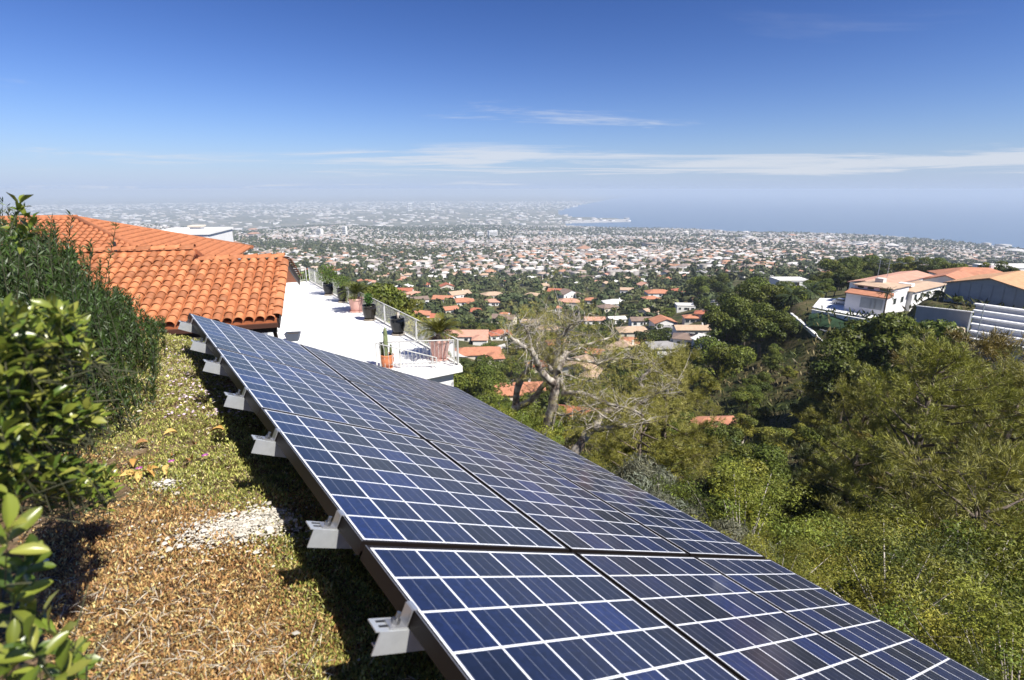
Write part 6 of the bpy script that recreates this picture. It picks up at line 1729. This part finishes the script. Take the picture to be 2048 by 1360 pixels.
# the nearest of these stand as houses of their own
dd = np.hypot(T1[0], T1[1]); pxy = np.array([to_px((a, b_, c)) for a, b_, c in zip(T1[0], T1[1], T1[2])])
seen = (pxy[:, 0] > 590) & (pxy[:, 0] < 1660) & (dd > 560)
order = np.argsort(np.where(seen, dd, 1e9)); single = order[:220]
mask = np.ones(len(dd), bool); mask[single] = False
roofm = {}
cw = ['orange', 'tan', 'grey', 'white', 'brown', 'pink']
protoH = {}
for i in single:
    x, y, z, w, dp, h, rot = [float(T1[k][i]) for k in range(7)]
    if any((x - a) ** 2 + (y - b_) ** 2 < (w * .8 + ww * .6) ** 2 for a, b_, ww in HOUSES): continue
    rf = rnd.choices(cw, [2, 2, 1.6, 2, 1.2, 1.6])[0]; key = (rf, rnd.choice(('hip', 'gable')), rnd.choice(('white', 'cream', 'white')))
    if key not in protoH:
        mb = MB().box(-.5, .5, 0, .65, -.25, .27); a = mb.mesh('wall', WALLS[key[2]])
        rb = MB(); roof_shape(rb, 1.0, .65, .273, key[1], .36, .04, .015); protoH[key] = (a, rb.mesh('roof', ROOFS[rf]))
    o = empty('town_house', (x, y, z), rot); o.scale = (w, w, w)
    inst('wall', protoH[key][0], o); inst('roof', protoH[key][1], o)
    px, py = to_px((x, y, z))
    zone = ('over the terrace railing' if px < 820 else ('left above the gnarled pine' if px < 1040 else ('above the gnarled pine' if px < 1260 else ('above the village row' if px < 1450 else 'left of the skyline trees'))))
    props(o, '%s-roofed %s house at the near edge of town, %s' % (rf, 'hip' if key[1] == 'hip' else 'gabled', zone), 'house', 'town houses at the foot of the hill')
    HOUSES.append((x, y, w))
parts = [boxes(*[q[mask] for q in T1])]
parts.append(boxes(*town(15000, 1500, 2700, 8, 15, 3, 6, [.06, .2, .24, .2, .16, .14])))
parts.append(boxes_flat(*town(18000, 2700, 4600, 9, 20, 3, 7, [.03, .18, .22, .3, .13, .14])))
parts.append(boxes_flat(*town(11000, 4600, 14000, 18, 70, 4, 12, [.03, .1, .1, .65, .02, .1], True)))
parts.append(boxes(*town(260, 1500, 4200, 24, 50, 6, 14, [.05, .1, .1, .65, .0, .1], True)))
V_, F_, C_ = cat_leaf(parts)
props(link(bpy.data.objects.new('far_city', np_mesh('far_city', V_, F_, M['attr'], C_))), 'pale city of countless low buildings spread over the plain', None, None, 'stuff')
# trees of the city, one mass
def blobs(x, y, z, r, h, colr, seed, k=9):
    """ragged little crowns: k leaf-clump faces each"""
    g = np.random.default_rng(seed); n = len(x)
    C = np.repeat(np.stack([x, y, z + h * .55], 1), k, 0); d = rand_dirs(n * k, g); d[:, 2] = np.abs(d[:, 2]) * .9 - .15
    R = np.repeat(np.stack([r, r, h * .5], 1), k, 0)
    p = C + d * R * g.uniform(.45, 1, (n * k, 1)); nrm = d + g.normal(0, .3, d.shape); dd = np.cross(nrm, g.normal(size=d.shape)); dd /= np.linalg.norm(dd, axis=1, keepdims=True)
    ln = np.repeat(r, k) * g.uniform(.8, 1.5, n * k) * (3.6 / math.sqrt(k + 4))
    return leafset(p - dd * ln[:, None] * .5, dd, nrm, ln, ln * .8, np.repeat(colr, k, 0), .15, g)
bl = []
def tree_mass(n, d0, d1, rmin, rmax, hk, seed, dens, k=9):
    x, y, d = city_pts(n, d0, d1); kk = rs.random(len(x)) < dens(x, y); x, y = x[kk], y[kk]; m = len(x)
    r = rs.uniform(rmin, rmax, m); pal = np.array([(.045, .06, .02), (.065, .08, .026), (.09, .095, .034)])[rs.integers(0, 3, m)]
    return blobs(x, y, terrain(x, y), r, r * hk * rs.uniform(.8, 1.6, m), pal, seed, k)
wood = lambda x, y: np.clip(.5 - .55 * _vnoise(x / 170 + 1, y / 170) - .45 * _vnoise(x / 600, y / 600 + 2), .12, 1)
bl.append(tree_mass(6500, 500, 1000, 2.6, 5, 1.7, 1, lambda x, y: np.clip(wood(x, y) + .1 - (np.hypot(x, y) - 500) / 1600, .12, 1), 24))
bl.append(tree_mass(14000, 1000, 1900, 2.8, 5.0, 1.6, 2, lambda x, y: np.clip(wood(x, y) + .12, .2, 1), 9))
bl.append(tree_mass(24000, 1900, 4400, 3.5, 7, 1.4, 3, lambda x, y: np.clip(wood(x, y) + .1, .2, 1), 5))
if REST_TREES:
    a = np.array(REST_TREES); r = RNG.uniform(2.6, 4.6, len(a)); pal = np.array([(.05, .07, .02), (.075, .095, .026), (.1, .11, .035)])[RNG.integers(0, 3, len(a))]
    for q in range(3): bl.append(blobs(a[:, 0] + RNG.normal(0, 1.6, len(a)), a[:, 1] + RNG.normal(0, 1.6, len(a)), terrain(a[:, 0], a[:, 1]), r, r * 1.7, pal, 40 + q, 24))
V_, F_, C_ = cat_leaf(bl)
props(link(bpy.data.objects.new('city_woodland', np_mesh('city_woodland', V_, F_, M['farleaf'], C_))), 'dark green tree cover between the village and the city', None, None, 'stuff')
# thicket that goes on beyond the right edge and below the terrace
def thicket(n, az0, az1, d0, d1, r0, r1, seed, ok=None):
    g = np.random.default_rng(seed); d = d0 * (d1 / d0) ** g.random(n); az = np.radians(g.uniform(az0, az1, n)); x, y = d * np.sin(az), d * np.cos(az)
    if ok is not None: k = ok(x, y); x, y, d = x[k], y[k], d[k]
    m = len(x); r = g.uniform(r0, r1, m) * (.5 + d / 90); pal = np.array([(.12, .13, .024), (.07, .085, .017), (.17, .17, .03)])[g.integers(0, 3, m)]
    return blobs(x, y, terrain(x, y) - .2, r, r * g.uniform(1.2, 2.0, m), pal, seed, 150)
tk = [thicket(260, 46, 72, 9, 230, .9, 1.7, 5), thicket(160, -24, 2, 34, 130, .9, 1.6, 6, lambda x, y: ((x - nc.x) * tn.x + (y - nc.y) * tn.y) > 1.5)]
V_, F_, C_ = cat_leaf(tk)
props(link(bpy.data.objects.new('hillside_thicket', np_mesh('hillside_thicket', V_, F_, M['leaf'], C_))), 'dense green thicket continuing along the hillside', None, None, 'stuff')
# pale open ground and harbour land far out
def flat_px(name, pts, material, label, z=SEA + 2.2):
    P = [at_z(a, b_, z) for a, b_ in pts]; poly = [(p.x, p.y) for p in P]
    ar = sum(poly[i][0] * poly[(i + 1) % len(poly)][1] - poly[(i + 1) % len(poly)][0] * poly[i][1] for i in range(len(poly)))
    if ar < 0: poly = poly[::-1]
    mb = MB(); mb.prism(poly, z - 60, z); o = mb.build(name, material); o['kind'] = 'structure'; o['label'] = label
msand = mat('pale_dry_ground', (.62, .54, .38), .95, var=.15, scale=.006); mconc = mat('harbour_concrete', (.4, .39, .37), .95, var=.2, scale=.008)
flat_px('dry_field', [(505, 482), (540, 474), (585, 472), (600, 480), (570, 488), (520, 490)], msand, 'pale tan dry field on the plain beyond the roofs', SEA + 14)
flat_px('harbour_mole', [(1235, 462), (1330, 458.5), (1447, 464.5), (1440, 470)], mconc, 'pale harbour mole reaching into the sea', SEA + 2)
flat_px('harbour_mole', [(1120, 446), (1150, 440), (1255, 438), (1262, 443.5), (1160, 446)], mconc, 'farther pale harbour mole', SEA + 2)
flat_px('harbour_mole', [(1560, 472), (1590, 468), (1618, 470), (1600, 473)], mconc, 'short breakwater off the coast', SEA + 2)
for (px, py, w, h, lb) in [(640, 470, 26, 30, 'lone pale tower on the plain left of centre'), (690, 470, 20, 42, 'tallest pale tower on the plain'), (985, 474, 40, 30, 'pale tower block in the middle of the city'), (960, 474, 30, 24, 'smaller tower left of the central block'),
                           (820, 422, 60, 110, 'pale stack on the far left shore'), (865, 420, 60, 100, 'second pale stack on the far left shore')]:
    P = on_terrain(px, py, 500); o = empty('tower_block', (P.x, P.y, P.z), rnd.uniform(-.4, .4)); props(o, lb, 'building', 'towers of the plain')
    MB().box(-w / 2, w / 2, -w / 3, w / 3, -5, h).build('wall', M['white'], o)
    for k in range(4): MB().box(-w * .46, w * .46, -w / 3 - .2, -w / 3 - .02, h * (.15 + .2 * k), h * (.24 + .2 * k)).build('window_band', M['glass'], o)

# ------------------------------------------------------------------ look-alikes are told apart by their order from the left
ORD = 'first second third fourth fifth sixth seventh eighth ninth tenth eleventh twelfth thirteenth fourteenth fifteenth sixteenth seventeenth eighteenth nineteenth twentieth'.split()
same = {}
for o in COL.objects:
    if o.parent is None and o.get('label') and o.get('category'): same.setdefault(o['label'], []).append(o)
for lb, lst in same.items():
    if 1 < len(lst) <= 20 and len(lb.split()) <= 12:
        lst.sort(key=lambda o: to_px(o.location)[0])
        for i, o in enumerate(lst): o['label'] = '%s, %s from the left' % (lb, ORD[i])
